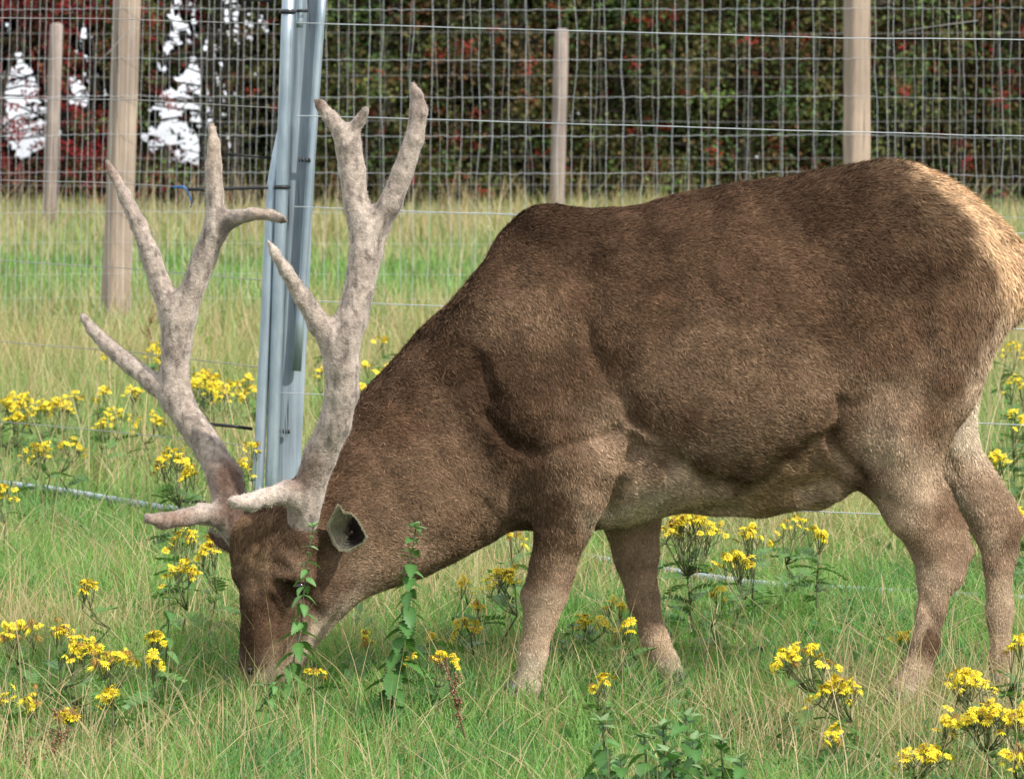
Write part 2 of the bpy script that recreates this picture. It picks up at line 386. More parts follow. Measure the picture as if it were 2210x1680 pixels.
for (a, b, w) in [(646, 345, 3), (653, 345, 6), (661, 346, 6), (668, 346, 4), (604, 929, 2), (611, 930, 3), (617, 931, 3), (623, 931, 5)]:
    # printed black marks on the post
    c = P(a, b, 15.975 if b < 500 else 15.99); hw = w / 2 / 638; hh = .007
    V = np.array([c + [sx * hw, sy * .004, sz * hh] for sx in (-1, 1) for sy in (-1, 1) for sz in (-1, 1)])
    wpart('black_mark', make_mesh('black_mark', V, np.array([[0, 1, 3, 2], [4, 6, 7, 5], [0, 4, 5, 1], [2, 3, 7, 6], [0, 2, 6, 4], [1, 5, 7, 3]]), [M['black']]), elf)
def smooth_wire(pl, r=.0017, mat='wire', name='smooth_wire'):
    us = [a for a, _ in pl]; vs = [b for _, b in pl]
    uu = np.linspace(us[0], us[-1], 26)
    pts = np.array([P(x, np.interp(x, us, vs) + wr.normal(0, .35), yA(x) - .03) for x in uu])
    return wpart(name, make_mesh(name, *tube(pts, r, 5, False), [M[mat]], smooth=True), elf)
for pl in ([(640, 50), (884, 57), (1820, 83), (2209, 86), (2900, 100)], [(640, 250), (926, 258), (1820, 285), (2209, 294), (2900, 310)],
           [(636, 446), (884, 456), (1118, 464), (2209, 504), (2900, 520)], [(640, 648), (945, 660), (2209, 710), (2900, 735)],
           [(600, 848), (690, 851), (2209, 917), (2900, 945)], [(590, 1046), (1780, 1104), (2209, 1120), (2900, 1150)]):
    smooth_wire(pl)
for pl in ([(-900, 20), (0, 39), (238, 41), (603, 53)], [(-900, 190), (0, 213), (290, 216), (598, 233)], [(-900, 360), (0, 389), (200, 393), (380, 403)],
           [(-900, 500), (0, 562), (290, 580), (572, 605)], [(-900, 640), (0, 737), (290, 760), (560, 792)], [(-900, 790), (0, 909), (290, 935), (545, 962)]):
    smooth_wire(pl, .0016, 'wireold')
tw = [(372, 402), (385, 405), (398, 403), (404, 412), (410, 425), (414, 440), (411, 448)]
pts = np.array([P(a, b, 16.35) for a, b in tw]); wpart('twine', make_mesh('twine', *tube(pts, .0028, 5), [M['blue']], smooth=True), elf)
pts = np.array([P(a, b, 16.34) for a, b in [(376, 406), (390, 401), (402, 408), (420, 411)]]); wpart('twine', make_mesh('twine', *tube(pts, .0028, 5), [M['blue']], smooth=True), elf)

# --- pipe lying in the grass along that fence
pl = [(-900, 985), (-300, 1040), (30, 1066), (200, 1087), (330, 1106), (600, 1150), (1100, 1215), (1610, 1274), (1860, 1292), (2209, 1305), (3000, 1330)]
pts = []
for u in np.linspace(-900, 3000, 60):
    p = P(u, np.interp(u, [a for a, _ in pl], [b for _, b in pl]), yA(u)); pts.append([p[0], p[1], gz1(p[0], p[1]) + .055])
wp = link('water_pipe', make_mesh('water_pipe', *tube(np.array(pts), .0125, 8), [M['pipe']], smooth=True))
tag(wp, 'pale grey plastic pipe lying along the foot of the smooth wire fence', 'pipe')

# ------------------------------------------------------------------ hedge bushes
def leaf_cards(c, size, col, up_bias=0.5, rs=None):
    """one folded leaf (two triangles) per centre"""
    n = len(c); rs = rs or rng
    d = rs.normal(0, 1, (n, 3)); d[:, 2] -= .2; d /= np.linalg.norm(d, axis=1)[:, None]
    nn = rs.normal(0, 1, (n, 3)) + [0, -.5, up_bias]; s = np.cross(d, nn); s /= np.linalg.norm(s, axis=1)[:, None]
    k = np.cross(s, d); size = np.asarray(size)[:, None]
    a = c - d * size * .5; b = c + d * size * .5
    l = c + s * size * .34 + k * size * .10; r = c - s * size * .34 + k * size * .10
    V = np.stack([a, l, b, r], 1).reshape(-1, 3); i = np.arange(n) * 4
    T = np.concatenate([np.stack([i, i + 1, i + 2], 1), np.stack([i, i + 2, i + 3], 1)])
    return V, T, np.repeat(col, 4, 0)
OCT = np.array([[1, 0, 0], [-1, 0, 0], [0, 1, 0], [0, -1, 0], [0, 0, 1], [0, 0, -1]], float)
OCF = np.array([[0, 2, 4], [2, 1, 4], [1, 3, 4], [3, 0, 4], [2, 0, 5], [1, 2, 5], [3, 1, 5], [0, 3, 5]])
def bush(x, y, w, h, dep, nclump, per, cols, berries, bmat, label, group, gap=0.0, gaps=(), seed=0, name='hawthorn_bush', lsz=(.028, .055)):
    rs = np.random.default_rng(seed)
    z0 = gz1(x, y)
    t = thing(name, (x, y, z0), label, 'bush', group)
    # stems
    mb = MB(); tips = []
    for k in range(6):
        a = rs.uniform(0, 6.28); b0 = np.array([rs.normal(0, .16), rs.normal(0, .12), -.1])
        e = np.array([math.cos(a) * w * .36 * rs.uniform(.4, 1), math.sin(a) * dep * .3, h * rs.uniform(.65, .95)])
        path = np.array([b0 + (e - b0) * s + rs.normal(0, .06, 3) * (s > 0) for s in np.linspace(0, 1, 8)])
        mb.tube(path, np.linspace(rs.uniform(.02, .042), .008, 8), 6)
        for s in range(2, 8):
            for q in range(2):
                d = rs.normal(0, 1, 3) * [.4 * w, .3 * dep, .25]; m = path[s] + d * .5
                mb.tube(np.array([path[s], path[s] + d * .3 + [0, 0, .08], m + [0, 0, .05]]), [.012, .008, .003], 4); tips.append(m)
    link('trunk', mb.mesh('trunk', [M['bark']], True), t)
    # crown
    cc = []
    while len(cc) < nclump:
        p = rs.uniform(-1, 1, 3)
        bulge = 1 + .25 * math.sin(p[2] * 5 + seed) * (rs.random() < .7)
        if abs(p[0]) ** 3 + abs(p[1]) ** 2.4 + max(0, p[2]) ** 3 > bulge: continue
        q = np.array([p[0] * w / 2, p[1] * dep / 2, (p[2] + 1) / 2 * h * .98 + .10])
        if q[2] < .30 and rs.random() < .25: continue
        cc.append(q)
    cc = np.array(cc)
    n = rs.poisson(per * rs.uniform(.4, 1.7, len(cc))); idx = np.repeat(np.arange(len(cc)), n)
    sp = rs.uniform(.07, .17, len(cc))
    c = cc[idx] + rs.normal(0, 1, (len(idx), 3)) * sp[idx][:, None] * [1, 1, .8]
    c[:, 2] = np.maximum(c[:, 2], .05 + rs.random(len(c)) * .1)
    if gaps:
        uu, vv = proj(c + [x, y, z0]); keep = np.ones(len(c), bool); nz_ = noise2(uu, vv, .03, 5) * .9 + noise2(uu, vv, .09, 6) * .6
        for (gu, gv, gr, ge) in gaps: keep &= ~((((uu - gu) / gr) ** 2 + ((vv - gv) / ge) ** 2 + 1.5 * nz_ - 1.12 < 1.75) & (rs.random(len(c)) < .95))
        c = c[keep]; idx = idx[keep]
    base = np.array(cols)[rs.integers(0, len(cols), len(cc))][idx] * rs.uniform(.35, 1.6, len(cc))[idx][:, None] * rs.uniform(.85, 1.15, (len(idx), 1)) * rs.uniform(.9, 1.1, (len(idx), 3))
    V, T, C = leaf_cards(c, rs.uniform(lsz[0], lsz[1], len(c)), base, rs=rs)
    tag(link('crown', make_mesh('crown', V, T, [M['hedge']], C), t), kind='stuff')
    if berries:
        pick = cc[rs.choice(len(cc), berries)] + rs.normal(0, .05, (berries, 3)) - [0, .06, 0]
        m = rs.integers(8, 18, berries); idx = np.repeat(np.arange(berries), m)
        b = pick[idx] + rs.normal(0, .028, (len(idx), 3)) * [1.2, 1, .8]
        rad = rs.uniform(.009, .015, len(idx))
        V = (b[:, None, :] + OCT[None] * rad[:, None, None]).reshape(-1, 3)
        T = (OCF[None] + (np.arange(len(idx)) * 6)[:, None, None]).reshape(-1, 3)
        tag(link('berries', make_mesh('berries', V, T, [bmat]), t), kind='stuff')
    return t
GREEN = [(.08, .135, .035), (.105, .16, .04), (.055, .10, .03), (.115, .13, .038), (.10, .085, .028)]
OLIVE = [(.08, .085, .024), (.095, .08, .025), (.055, .07, .02), (.11, .075, .028)]
RED = [(.17, .022, .022), (.20, .03, .025), (.12, .02, .02)]
RUST = [(.09, .06, .022), (.07, .07, .022), (.11, .05, .022), (.05, .06, .02)]
DARK = [(.022, .032, .014), (.03, .038, .014), (.026, .03, .016)]  # back row leaves: the hedge's inner shade put into their colour
YH = 38.6
def XU(u, y): return float(P(u, 400, y)[0])
gapsL = [(545, 70, 55, 90), (430, 200, 55, 40), (520, 230, 40, 60), (395, 290, 40, 60), (470, 100, 24, 55), (540, 330, 50, 40), (60, 250, 70, 70), (20, 165, 45, 45), (185, 190, 30, 45), (180, 90, 20, 40), (345, 240, 20, 35), (240, 215, 14, 30), (90, 300, 50, 25), (420, 330, 20, 30), (590, 170, 30, 60), (400, 40, 30, 40), (350, 130, 16, 26), (330, 300, 20, 24), (500, 20, 26, 36), (575, 60, 22, 40), (450, 250, 22, 20), (130, 225, 20, 22), (20, 60, 16, 20), (590, 290, 24, 34), (370, 95, 14, 18), (490, 300, 26, 18), (215, 300, 14, 16), (580, 120, 18, 22), (35, 300, 26, 20), (425, 120, 16, 30)]
bush(XU(-60, YH), YH, 2.3, 3.4, 1.3, 460, 42, RUST + RED + RED, 260, M['berry_red'], 'thin straggling bush hung with dark red berries beyond the timber post', None, gaps=gapsL, seed=21, name='berry_bush')
bush(XU(190, YH + .3), YH + .3, 2.1, 3.6, 1.2, 460, 42, RUST + RED + RED + OLIVE, 330, M['berry_red'], 'open bush crowded with crimson berries behind the square timber post', None, gaps=gapsL, seed=22, name='berry_bush')
bush(XU(480, YH), YH, 2.4, 3.7, 1.1, 460, 42, OLIVE + GREEN, 30, M['berry'], 'sparse olive bush with sky glinting through beside the galvanised tubes', None, gaps=gapsL, seed=23)
k = 0
for u, w, h, cols, nb, lab in [(770, 2.2, 3.5, GREEN + RUST, 60, 'dense green bush tinged rust right beside the grey timber post'),
                               (1060, 2.2, 3.3, OLIVE + RUST, 110, 'rust and olive bush with orange berries beyond the slim round fence post'),
                               (1340, 2.3, 3.6, GREEN + OLIVE, 70, 'green hawthorn bush with scattered orange berries behind the stag\'s withers'),
                               (1630, 2.2, 3.4, GREEN + RUST, 60, 'dark green bush with few berries behind the stag\'s back'),
                               (1910, 2.2, 3.5, RUST + GREEN, 60, 'rusty green bush behind the timber post above the stag\'s rump'),
                               (2180, 2.3, 3.6, RUST + OLIVE + GREEN, 190, 'bush with bright red berries past the stag\'s tail')]:
    bush(XU(u, YH), YH + .15 * (k % 3), w, h, 2.4, 380, 50, cols, nb, M['berry_red'] if u > 2000 else M['berry'], lab, None, seed=30 + k); k += 1
for u in (-720, -420, 2480, 2770):
    bush(XU(u, YH), YH, 2.4, 3.4, 1.6, 300, 32, GREEN + OLIVE, 30, M['berry'], 'leafy green bush ending the hedge past the ' + {-720: 'next green bush from the straggling bush', -420: 'red berried straggling bush', 2480: 'bright berried bush at the tail', 2770: 'next green bush from the bright berried bush'}[u], 'bushes at the ends of the hedge', seed=1900 + u)
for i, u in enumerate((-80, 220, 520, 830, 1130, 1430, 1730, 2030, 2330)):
    bush(XU(u, YH + 2), YH + 2.0, 2.6, 3.3, 1.8, 420, 20, DARK, 0, None, 'dark bush in a back row added to stop sky leaks, behind the ' + ['red berried straggling bush', 'crimson berried open bush', 'sparse olive bush', 'rust tinged dense bush', 'orange berried rust bush', 'green hawthorn with scattered berries', 'dark green bush with few berries', 'rusty green bush', 'bright berried bush at the tail'][i], 'added back row of the hedge', seed=60 + i, lsz=(.11, .19), gaps=gapsL if u < 700 else ())  # dense dark row added to keep sky from leaking through the hedge

# ------------------------------------------------------------------ grass
def blades(n, x, y, h, w, bend, col, tipcol, segs=3, rs=None, z=None, curl=1.0):
    rs = rs or rng
    z = ground_z(x, y) - .01 if z is None else z
    th = rs.uniform(0, 2 * math.pi, n); d = np.stack([np.cos(th), np.sin(th), np.zeros(n)], 1)
    wa = rs.uniform(-.9, .9, n); wd = np.stack([np.cos(wa), np.sin(wa), np.zeros(n)], 1)
    base = np.stack([x, y, z], 1)
    V = np.zeros((n, 2 * segs + 1, 3)); C = np.zeros((n, 2 * segs + 1, 3))
    for s in range(segs + 1):
        t = s / segs
        c = base + d * (h * bend * t ** (1 + curl))[:, None]
        c[:, 2] += h * t * np.sqrt(np.clip(1 - (bend * t * .75) ** 2, .15, 1))
        cc = col * (1 - t) + tipcol * t
        if s < segs:
            ww = (w * (1 - t * .75))[:, None] * .5
            V[:, 2 * s] = c - wd * ww; V[:, 2 * s + 1] = c + wd * ww; C[:, 2 * s] = cc; C[:, 2 * s + 1] = cc
        else:
            V[:, 2 * s] = c; C[:, 2 * s] = cc
    k = 2 * segs + 1; b = (np.arange(n) * k)[:, None]; Q = []
    for s in range(segs - 1): Q.append(np.concatenate([b + 2 * s, b + 2 * s + 1, b + 2 * s + 3, b + 2 * s + 2], 1))
    T = np.concatenate([b + 2 * segs - 2, b + 2 * segs - 1, b + 2 * segs], 1)
    return V.reshape(-1, 3), ([np.concatenate(Q)] if Q else []) + [T], C.reshape(-1, 3)
def field(n, y0, y1, margin=1.25, rs=None):
    rs = rs or rng
    y = np.sqrt(rs.uniform(y0 ** 2, y1 ** 2, n)); half = (1104.5 / F) * y * margin
    return rs.uniform(-1, 1, n) * half, y
G1 = np.array([.125, .275, .068]); G2 = np.array([.20, .35, .10]); G3 = np.array([.075, .20, .068]); ST = np.array([.45, .375, .225]); YG = np.array([.25, .26, .10])
def grass_cols(x, y, dry_base, rs):
    n = len(x)
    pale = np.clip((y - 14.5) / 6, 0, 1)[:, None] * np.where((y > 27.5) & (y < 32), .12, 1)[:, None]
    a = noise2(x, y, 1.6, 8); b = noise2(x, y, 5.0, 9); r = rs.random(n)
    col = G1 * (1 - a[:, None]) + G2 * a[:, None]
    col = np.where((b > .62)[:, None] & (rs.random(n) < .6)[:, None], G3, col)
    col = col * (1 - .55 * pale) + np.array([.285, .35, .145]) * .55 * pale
    dry = dry_base + (noise2(x, y, .9, 12) - .5) * .7 + (noise2(x, y, 3.2, 13) - .5) * .45
    isd = r < np.clip(dry, .02, .95)
    mid = rs.random(n) < .35
    col = np.where(isd[:, None], np.where(mid[:, None], YG, ST), col)
    return col * rs.uniform(.75, 1.25, (n, 1)) * rs.uniform(.93, 1.07, (n, 3)), isd
def dryness(y): return np.interp(y, [10, 12, 14, 17, 20, 22.5, 25, 27, 28.5, 31, 32.5, 34.5, 37, 48], [.12, .15, .15, .12, .14, .30, .46, .28, .05, .05, .32, .65, .7, .5])
mb = []
def grass_obj(name, label, specs):
    Vs, Fs, Cs, n0 = [], {}, [], 0
    for V, fs, C in specs:
        for f in fs: Fs.setdefault(f.shape[1], []).append(f + n0)
        Vs.append(V); Cs.append(C); n0 += len(V)
    o = link(name, make_mesh(name, np.concatenate(Vs), [np.concatenate(v) for v in Fs.values()], [M['grass']], np.concatenate(Cs)))
    return tag(o, label, 'grass', kind='stuff')
rs = np.random.default_rng(77)
specs = []
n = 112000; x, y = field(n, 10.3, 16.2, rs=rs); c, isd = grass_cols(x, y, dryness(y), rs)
hn = noise2(x, y, 1.8, 20)
h = rs.uniform(.05, .15, n) * (.75 + .6 * hn) * np.where(isd, 1.25, 1.0)
uu_, vv_ = proj(np.stack([x, y, ground_z(x, y)], 1))
tread = np.ones(n)
for fu, fy in ((1125, 12.1), (1478, 12.33), (1950, 12.1), (2156, 12.33)): tread = np.minimum(tread, 1 - .22 * np.exp(-((uu_ - fu) / 75) ** 2 - ((y - fy + .12) / .42) ** 2))   # cropped and trodden at the feet
h = h * tread * (1 + .55 * np.exp(-((uu_ - 575) / 110) ** 2 - ((y - 11.7) / .25) ** 2))                                                  # left long where it is grazing
specs.append(blades(n, x, y, h, rs.uniform(.0025, .0055, n), rs.uniform(.1, 1.0, n), c, c * [1.15, 1.1, 1.0], 3, rs))
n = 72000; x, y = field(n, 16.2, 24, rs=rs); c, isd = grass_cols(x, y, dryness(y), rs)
h = rs.uniform(.07, .20, n) * (.75 + .6 * noise2(x, y, 1.2, 21)) * np.where(isd, 1.3, 1.0)
specs.append(blades(n, x, y, h, rs.uniform(.004, .008, n), rs.uniform(.1, .8, n), c, c * [1.15, 1.1, 1.0], 2, rs))
n = 42000; y = np.sqrt(rs.uniform(8.6 ** 2, 24 ** 2, n)); x = rs.choice([-1, 1], n) * (1104.5 / F) * y * rs.uniform(1.25, 2.3, n)      # the sward goes on past both edges of the view and towards us
fr = rs.random(n) < .28; y = np.where(fr, rs.uniform(8.6, 10.35, n), y); x = np.where(fr, rs.uniform(-2.4, 2.4, n), x); c, isd = grass_cols(x, y, dryness(y), rs)
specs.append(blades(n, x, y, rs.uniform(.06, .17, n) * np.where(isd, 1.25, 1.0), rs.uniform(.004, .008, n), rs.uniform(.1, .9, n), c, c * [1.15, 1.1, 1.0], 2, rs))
n = 9000; x, y = field(n, 10.3, 17, rs=rs); k_ = noise2(x, y, 2.2, 40) > rs.uniform(.35, .95, n); x, y = x[k_], y[k_]; n = len(x)      # broad leaves low in the sward
cl_ = np.array([.07, .17, .05]) * rs.uniform(.6, 1.5, (n, 1)) * rs.uniform(.9, 1.1, (n, 3))
Vw, Tw, Cw = leaf_cards(np.stack([x, y, ground_z(x, y) + rs.uniform(.015, .085, n)], 1), rs.uniform(.015, .045, n), cl_, 1.5, rs); specs.append((Vw, [Tw], Cw))
grass_obj('meadow_grass', 'fine green meadow grass around the stag and the smooth wire fence', specs)
specs = []
n = 80000; x, y = field(n, 24, 47, rs=rs); c, isd = grass_cols(x, y, dryness(y), rs)
tall = np.interp(y, [24, 27, 29, 31, 33, 35, 38, 47], [.9, .9, .45, .4, .55, .85, .7, .5])
h = rs.uniform(.12, .34, n) * tall * (.7 + .7 * noise2(x, y, .8, 23))
specs.append(blades(n, x, y, h, rs.uniform(.007, .014, n), rs.uniform(.1, .7, n), c, c * [1.15, 1.1, 1.0], 2, rs))
n = 30000; y = np.sqrt(rs.uniform(24 ** 2, 46 ** 2, n)); x = rs.choice([-1, 1], n) * (1104.5 / F) * y * rs.uniform(1.25, 1.9, n); c, isd = grass_cols(x, y, dryness(y), rs)
specs.append(blades(n, x, y, rs.uniform(.12, .34, n) * np.interp(y, [24, 29, 31, 35, 47], [.9, .45, .4, .85, .5]), rs.uniform(.009, .016, n), rs.uniform(.1, .7, n), c, c * [1.15, 1.1, 1.0], 2, rs))
grass_obj('rough_grass', 'taller yellowing grass from the woven fence back to the hedge', specs)
# straw stems with seed heads
def stems(n, y0, y1, hmin, hmax, rad, rs, lean=.6):
    x, y = field(n, y0, y1, rs=rs)
    d = noise2(x, y, .9, 12) + .5 * noise2(x, y, 3.2, 13); keep = d > rs.uniform(.3, 1.1, n); x, y = x[keep], y[keep]; n = len(x)
    h = rs.uniform(hmin, hmax, n); c = ST * rs.uniform(.7, 1.3, (n, 1)) * rs.uniform(.92, 1.08, (n, 3))
    A = blades(n, x, y, h, np.full(n, rad) * rs.uniform(.7, 1.3, n), rs.uniform(.05, lean, n) * rs.choice([.5, 1, 1.3], n), c, c * [1.1, 1.05, .95], 4, rs, curl=.6)
    return A
specs = [stems(4200, 10.4, 15.5, .12, .40, .0028, rs, 1.0), stems(3000, 15.5, 25, .25, .55, .0042, rs), stems(1500, 24, 31, .2, .45, .005, rs), stems(2600, 31.5, 41, .25, .6, .007, rs)]
n = 4200; x, y = field(n, 10.4, 16, rs=rs); c = ST * rs.uniform(.6, 1.2, (n, 1)) * [1, .95, .9]
specs.append(blades(n, x, y, rs.uniform(.10, .26, n), rs.uniform(.003, .006, n), rs.uniform(.8, 1.6, n), c, c, 4, rs, curl=.35))
grass_obj('straw_stems', 'dry straw coloured grass stems leaning all through the meadow', specs)

# ------------------------------------------------------------------ the stag
YD = 12.27
class Field:
    """signed distance samples on a regular grid, blended shape by shape"""
    def __init__(s, lo, hi, res):
        s.lo = np.array(lo, float); s.res = res; s.n = np.ceil((np.array(hi) - s.lo) / res).astype(int) + 1
        s.F = np.full(s.n, 0.5, np.float32)
    def box(s, lo, hi):
        a = np.clip(np.floor((np.array(lo) - s.lo) / s.res).astype(int), 0, s.n); b = np.clip(np.ceil((np.array(hi) - s.lo) / s.res).astype(int) + 1, 0, s.n)
        ax = [(s.lo[k] + s.res * np.arange(a[k], b[k])).astype(np.float32) for k in range(3)]
        return tuple(slice(a[k], b[k]) for k in range(3)), ax[0][:, None, None], ax[1][None, :, None], ax[2][None, None, :]
    def blend(s, sl, d, k, sub=False):
        f = s.F[sl]
        if sub: d = -d; h = np.maximum(k - np.abs(f - d), 0) / k; s.F[sl] = np.maximum(f, d) + h * h * k * .25
        else: h = np.maximum(k - np.abs(f - d), 0) / k; s.F[sl] = np.minimum(f, d) - h * h * k * .25
    def chain(s, nodes, k=.05, sy=1.0, inner=.02, sub=False):
        """nodes (u, v, y, radius px): tapered limb through sheet points; sy squeezes it sideways"""
        pts = [P(u, v, y) for u, v, y, r in nodes]; rad = [r / ppm(y) for u, v, y, r in nodes]
        s.wchain(pts, rad, k, sy, inner, sub)
    def wchain(s, pts, rad, k=.05, sy=1.0, inner=.02, sub=False):
        lo = np.min([p - r for p, r in zip(pts, rad)], 0) - k - .03; hi = np.max([p + r for p, r in zip(pts, rad)], 0) + k + .03
        sl, X, Y, Z = s.box(lo, hi); d = None
        for i in range(max(1, len(pts) - 1)):
            a = pts[i]; b = pts[min(i + 1, len(pts) - 1)]; ra = rad[i]; rb = rad[min(i + 1, len(rad) - 1)]
            ab = b - a; ab2 = ab.copy(); ab2[1] /= sy; L2 = float(ab2 @ ab2) + 1e-9
            px = X - a[0]; py = (Y - a[1]) / sy; pz = Z - a[2]
            t = np.clip((px * ab2[0] + py * ab2[1] + pz * ab2[2]) / L2, 0, 1)
            di = np.sqrt((px - t * ab2[0]) ** 2 + (py - t * ab2[1]) ** 2 + (pz - t * ab2[2]) ** 2) - (ra + t * (rb - ra))
            if sy < 1: di = di * (sy * .5 + .5)
            if d is None: d = di
            else: h = np.maximum(inner - np.abs(d - di), 0) / inner; d = np.minimum(d, di) - h * h * inner * .25
        s.blend(sl, d, k, sub)
    def loft(s, st, yc, k, npow=2.2):
        """trunk: stations (u, top v, bottom v, half width, row of greatest width)"""
        U = np.array([P(a[0], 700, yc)[0] for a in st]); T = np.array([P(a[0], a[1], yc)[2] for a in st]); B = np.array([P(a[0], a[2], yc)[2] for a in st])
        W = np.array([a[3] for a in st]); Mz = np.array([P(a[0], a[4], yc)[2] for a in st])
        sl, X, Y, Z = s.box([U[0] - .05, yc - W.max() - .1, B.min() - .1], [U[-1] + .1, yc + W.max() + .1, T.max() + .1])
        def ip(A):   # smooth interpolation along the trunk
            x = X.ravel(); xs = np.linspace(U[0], U[-1], 400); ys = np.interp(xs, U, A); kk = np.hanning(31); kk /= kk.sum()
            ys = np.convolve(np.pad(ys, 15, mode='edge'), kk, 'valid'); return np.interp(x, xs, ys)[:, None, None]
        w, zt, zb, zm = ip(W), ip(T), ip(B), ip(Mz)
        dz = Z - zm; h = np.where(dz > 0, zt - zm, zm - zb)
        rho = (np.abs((Y - yc) / w) ** npow + np.abs(dz / h) ** npow) ** (1 / npow)
        r = np.sqrt((Y - yc) ** 2 + dz ** 2)
        d = r - r / np.maximum(rho, 1e-3)
        d = np.where(r < .02, -.15, d)
        ex = np.maximum(np.maximum(U[0] - X, X - U[-1]), 0)
        d = np.where(ex > 0, np.sqrt(np.maximum(d, 0) ** 2 + ex ** 2), d)
        s.blend(sl, d.astype(np.float32), k)
    def mesh(s):
        """surface nets"""
        Fv = s.F; n = s.n; inside = Fv < 0
        c = np.zeros(n - 1, np.int16)
        for dx in (0, 1):
            for dy in (0, 1):
                for dz in (0, 1): c += inside[dx:n[0] - 1 + dx, dy:n[1] - 1 + dy, dz:n[2] - 1 + dz]
        act = np.argwhere((c > 0) & (c < 8)); idx = np.full(n - 1, -1, np.int64); idx[tuple(act.T)] = np.arange(len(act))
        acc = np.zeros((len(act), 3)); cnt = np.zeros(len(act))
        cs = [(dx, dy, dz) for dx in (0, 1) for dy in (0, 1) for dz in (0, 1)]
        for a in cs:
            for ax in range(3):
                if a[ax]: continue
                b = list(a); b[ax] = 1
                fa = Fv[act[:, 0] + a[0], act[:, 1] + a[1], act[:, 2] + a[2]]; fb = Fv[act[:, 0] + b[0], act[:, 1] + b[1], act[:, 2] + b[2]]
                m = (fa < 0) != (fb < 0); t = np.where(m, fa / np.where(m, fa - fb, 1), 0)
                p = np.array(a, float)[None] + 0 * act; p[:, ax] += t
                acc[m] += p[m]; cnt[m] += 1
        V = s.lo + (act + acc / cnt[:, None]) * s.res
        Q = []
        for ax in range(3):
            o1, o2 = [(1, 2), (2, 0), (0, 1)][ax]
            sa = [slice(0, n[k]) for k in range(3)]; sb = list(sa); sa[ax] = slice(0, n[ax] - 1); sb[ax] = slice(1, n[ax])
            for k in (o1, o2): sa[k] = slice(1, n[k] - 1); sb[k] = slice(1, n[k] - 1)
            ch = inside[tuple(sa)] != inside[tuple(sb)]
            e = np.argwhere(ch); e[:, o1] += 1; e[:, o2] += 1
            fl = inside[e[:, 0], e[:, 1], e[:, 2]]
            def cell(d1, d2):
                q = e.copy(); q[:, o1] += d1; q[:, o2] += d2; return idx[q[:, 0], q[:, 1], q[:, 2]]
            qd = np.stack([cell(-1, -1), cell(0, -1), cell(0, 0), cell(-1, 0)], 1)
            qd[~fl] = qd[~fl][:, ::-1]; Q.append(qd)
        return V, np.concatenate(Q)
def relax(V, Q, it, lam=.5):
    E = np.concatenate([Q[:, [0, 1]], Q[:, [1, 2]], Q[:, [2, 3]], Q[:, [3, 0]]]); E = np.concatenate([E, E[:, ::-1]])
    deg = np.bincount(E[:, 0], minlength=len(V))[:, None] + 1e-9
    for _ in range(it):
        A = np.stack([np.bincount(E[:, 0], V[E[:, 1], k], len(V)) for k in range(3)], 1) / deg
        V = V + (A - V) * lam
    return V
def normals(V, Q):
    n = np.cross(V[Q[:, 2]] - V[Q[:, 0]], V[Q[:, 3]] - V[Q[:, 1]]); N = np.zeros_like(V)
    for k in range(4):
        for a in range(3): N[:, a] += np.bincount(Q[:, k], n[:, a], len(V))
    return N / (np.linalg.norm(N, axis=1)[:, None] + 1e-12)
def seg_dist(u, v, pl):
    d = np.full(len(u), 1e9); 
    for (x0, y0), (x1, y1) in zip(pl[:-1], pl[1:]):
        L2 = (x1 - x0) ** 2 + (y1 - y0) ** 2 + 1e-9; t = np.clip(((u - x0) * (x1 - x0) + (v - y0) * (y1 - y0)) / L2, 0, 1)
        d = np.minimum(d, np.hypot(u - x0 - t * (x1 - x0), v - y0 - t * (y1 - y0)))
    return d

deer = thing('deer', tuple(P(1600, 1500, YD) * [1, 1, 0] + [0, 0, gz1(P(1600, 1500, YD)[0], YD)]),
             'brown velvet-antlered stag grazing with its head down in the meadow', 'deer')
NY, FY = 12.15, 12.39         # near and far pairs of legs
lo = P(470, 1560, 11.6); hi = P(2330, 300, 12.75)
D = Field([lo[0], 11.70, -.04], [hi[0], 12.70, hi[2]], .0068)
TRUNK = [(1030, 700, 960, .06, 820), (1090, 520, 1075, .175, 800), (1140, 452, 1125, .225, 790), (1180, 442, 1140, .24, 780), (1230, 448, 1148, .25, 770),
         (1300, 450, 1146, .265, 760), (1400, 434, 1126, .285, 760), (1500, 408, 1100, .30, 760), (1600, 389, 1092, .305, 760), (1700, 381, 1080, .30, 745),
         (1800, 358, 1040, .285, 720), (1880, 346, 985, .275, 690), (1950, 347, 940, .265, 670), (2020, 370, 900, .25, 650), (2090, 412, 830, .225, 630),
         (2140, 456, 760, .18, 610), (2175, 495, 710, .13, 605), (2205, 545, 660, .05, 605)]
D.loft(TRUNK, YD, .05)
D.chain([(1540, 1060, YD, 45), (1640, 1062, YD, 47), (1760, 1052, YD, 46), (1840, 1010, YD, 44)], .06, .8)
D.chain([(1630, 1056, 12.21, 38), (1720, 1050, 12.18, 48), (1790, 1036, 12.18, 48), (1838, 1006, 12.2, 40)], .03, .8)      # belly line and sheath
# near shoulder and upper arm
D.chain([(1165, 560, 12.19, 105), (1150, 720, 12.14, 150), (1150, 880, 12.12, 150)], .08, .42)
D.chain([(1150, 880, 12.13, 118), (1205, 955, 12.11, 108), (1258, 985, 12.09, 84)], .05, .6)
# neck
D.chain([(1165, 815, 12.27, 262), (1048, 905, 12.25, 213), (925, 1004, 12.20, 186), (812, 1102, 12.12, 152), (735, 1160, 12.07, 122)], .10, .66, .10)
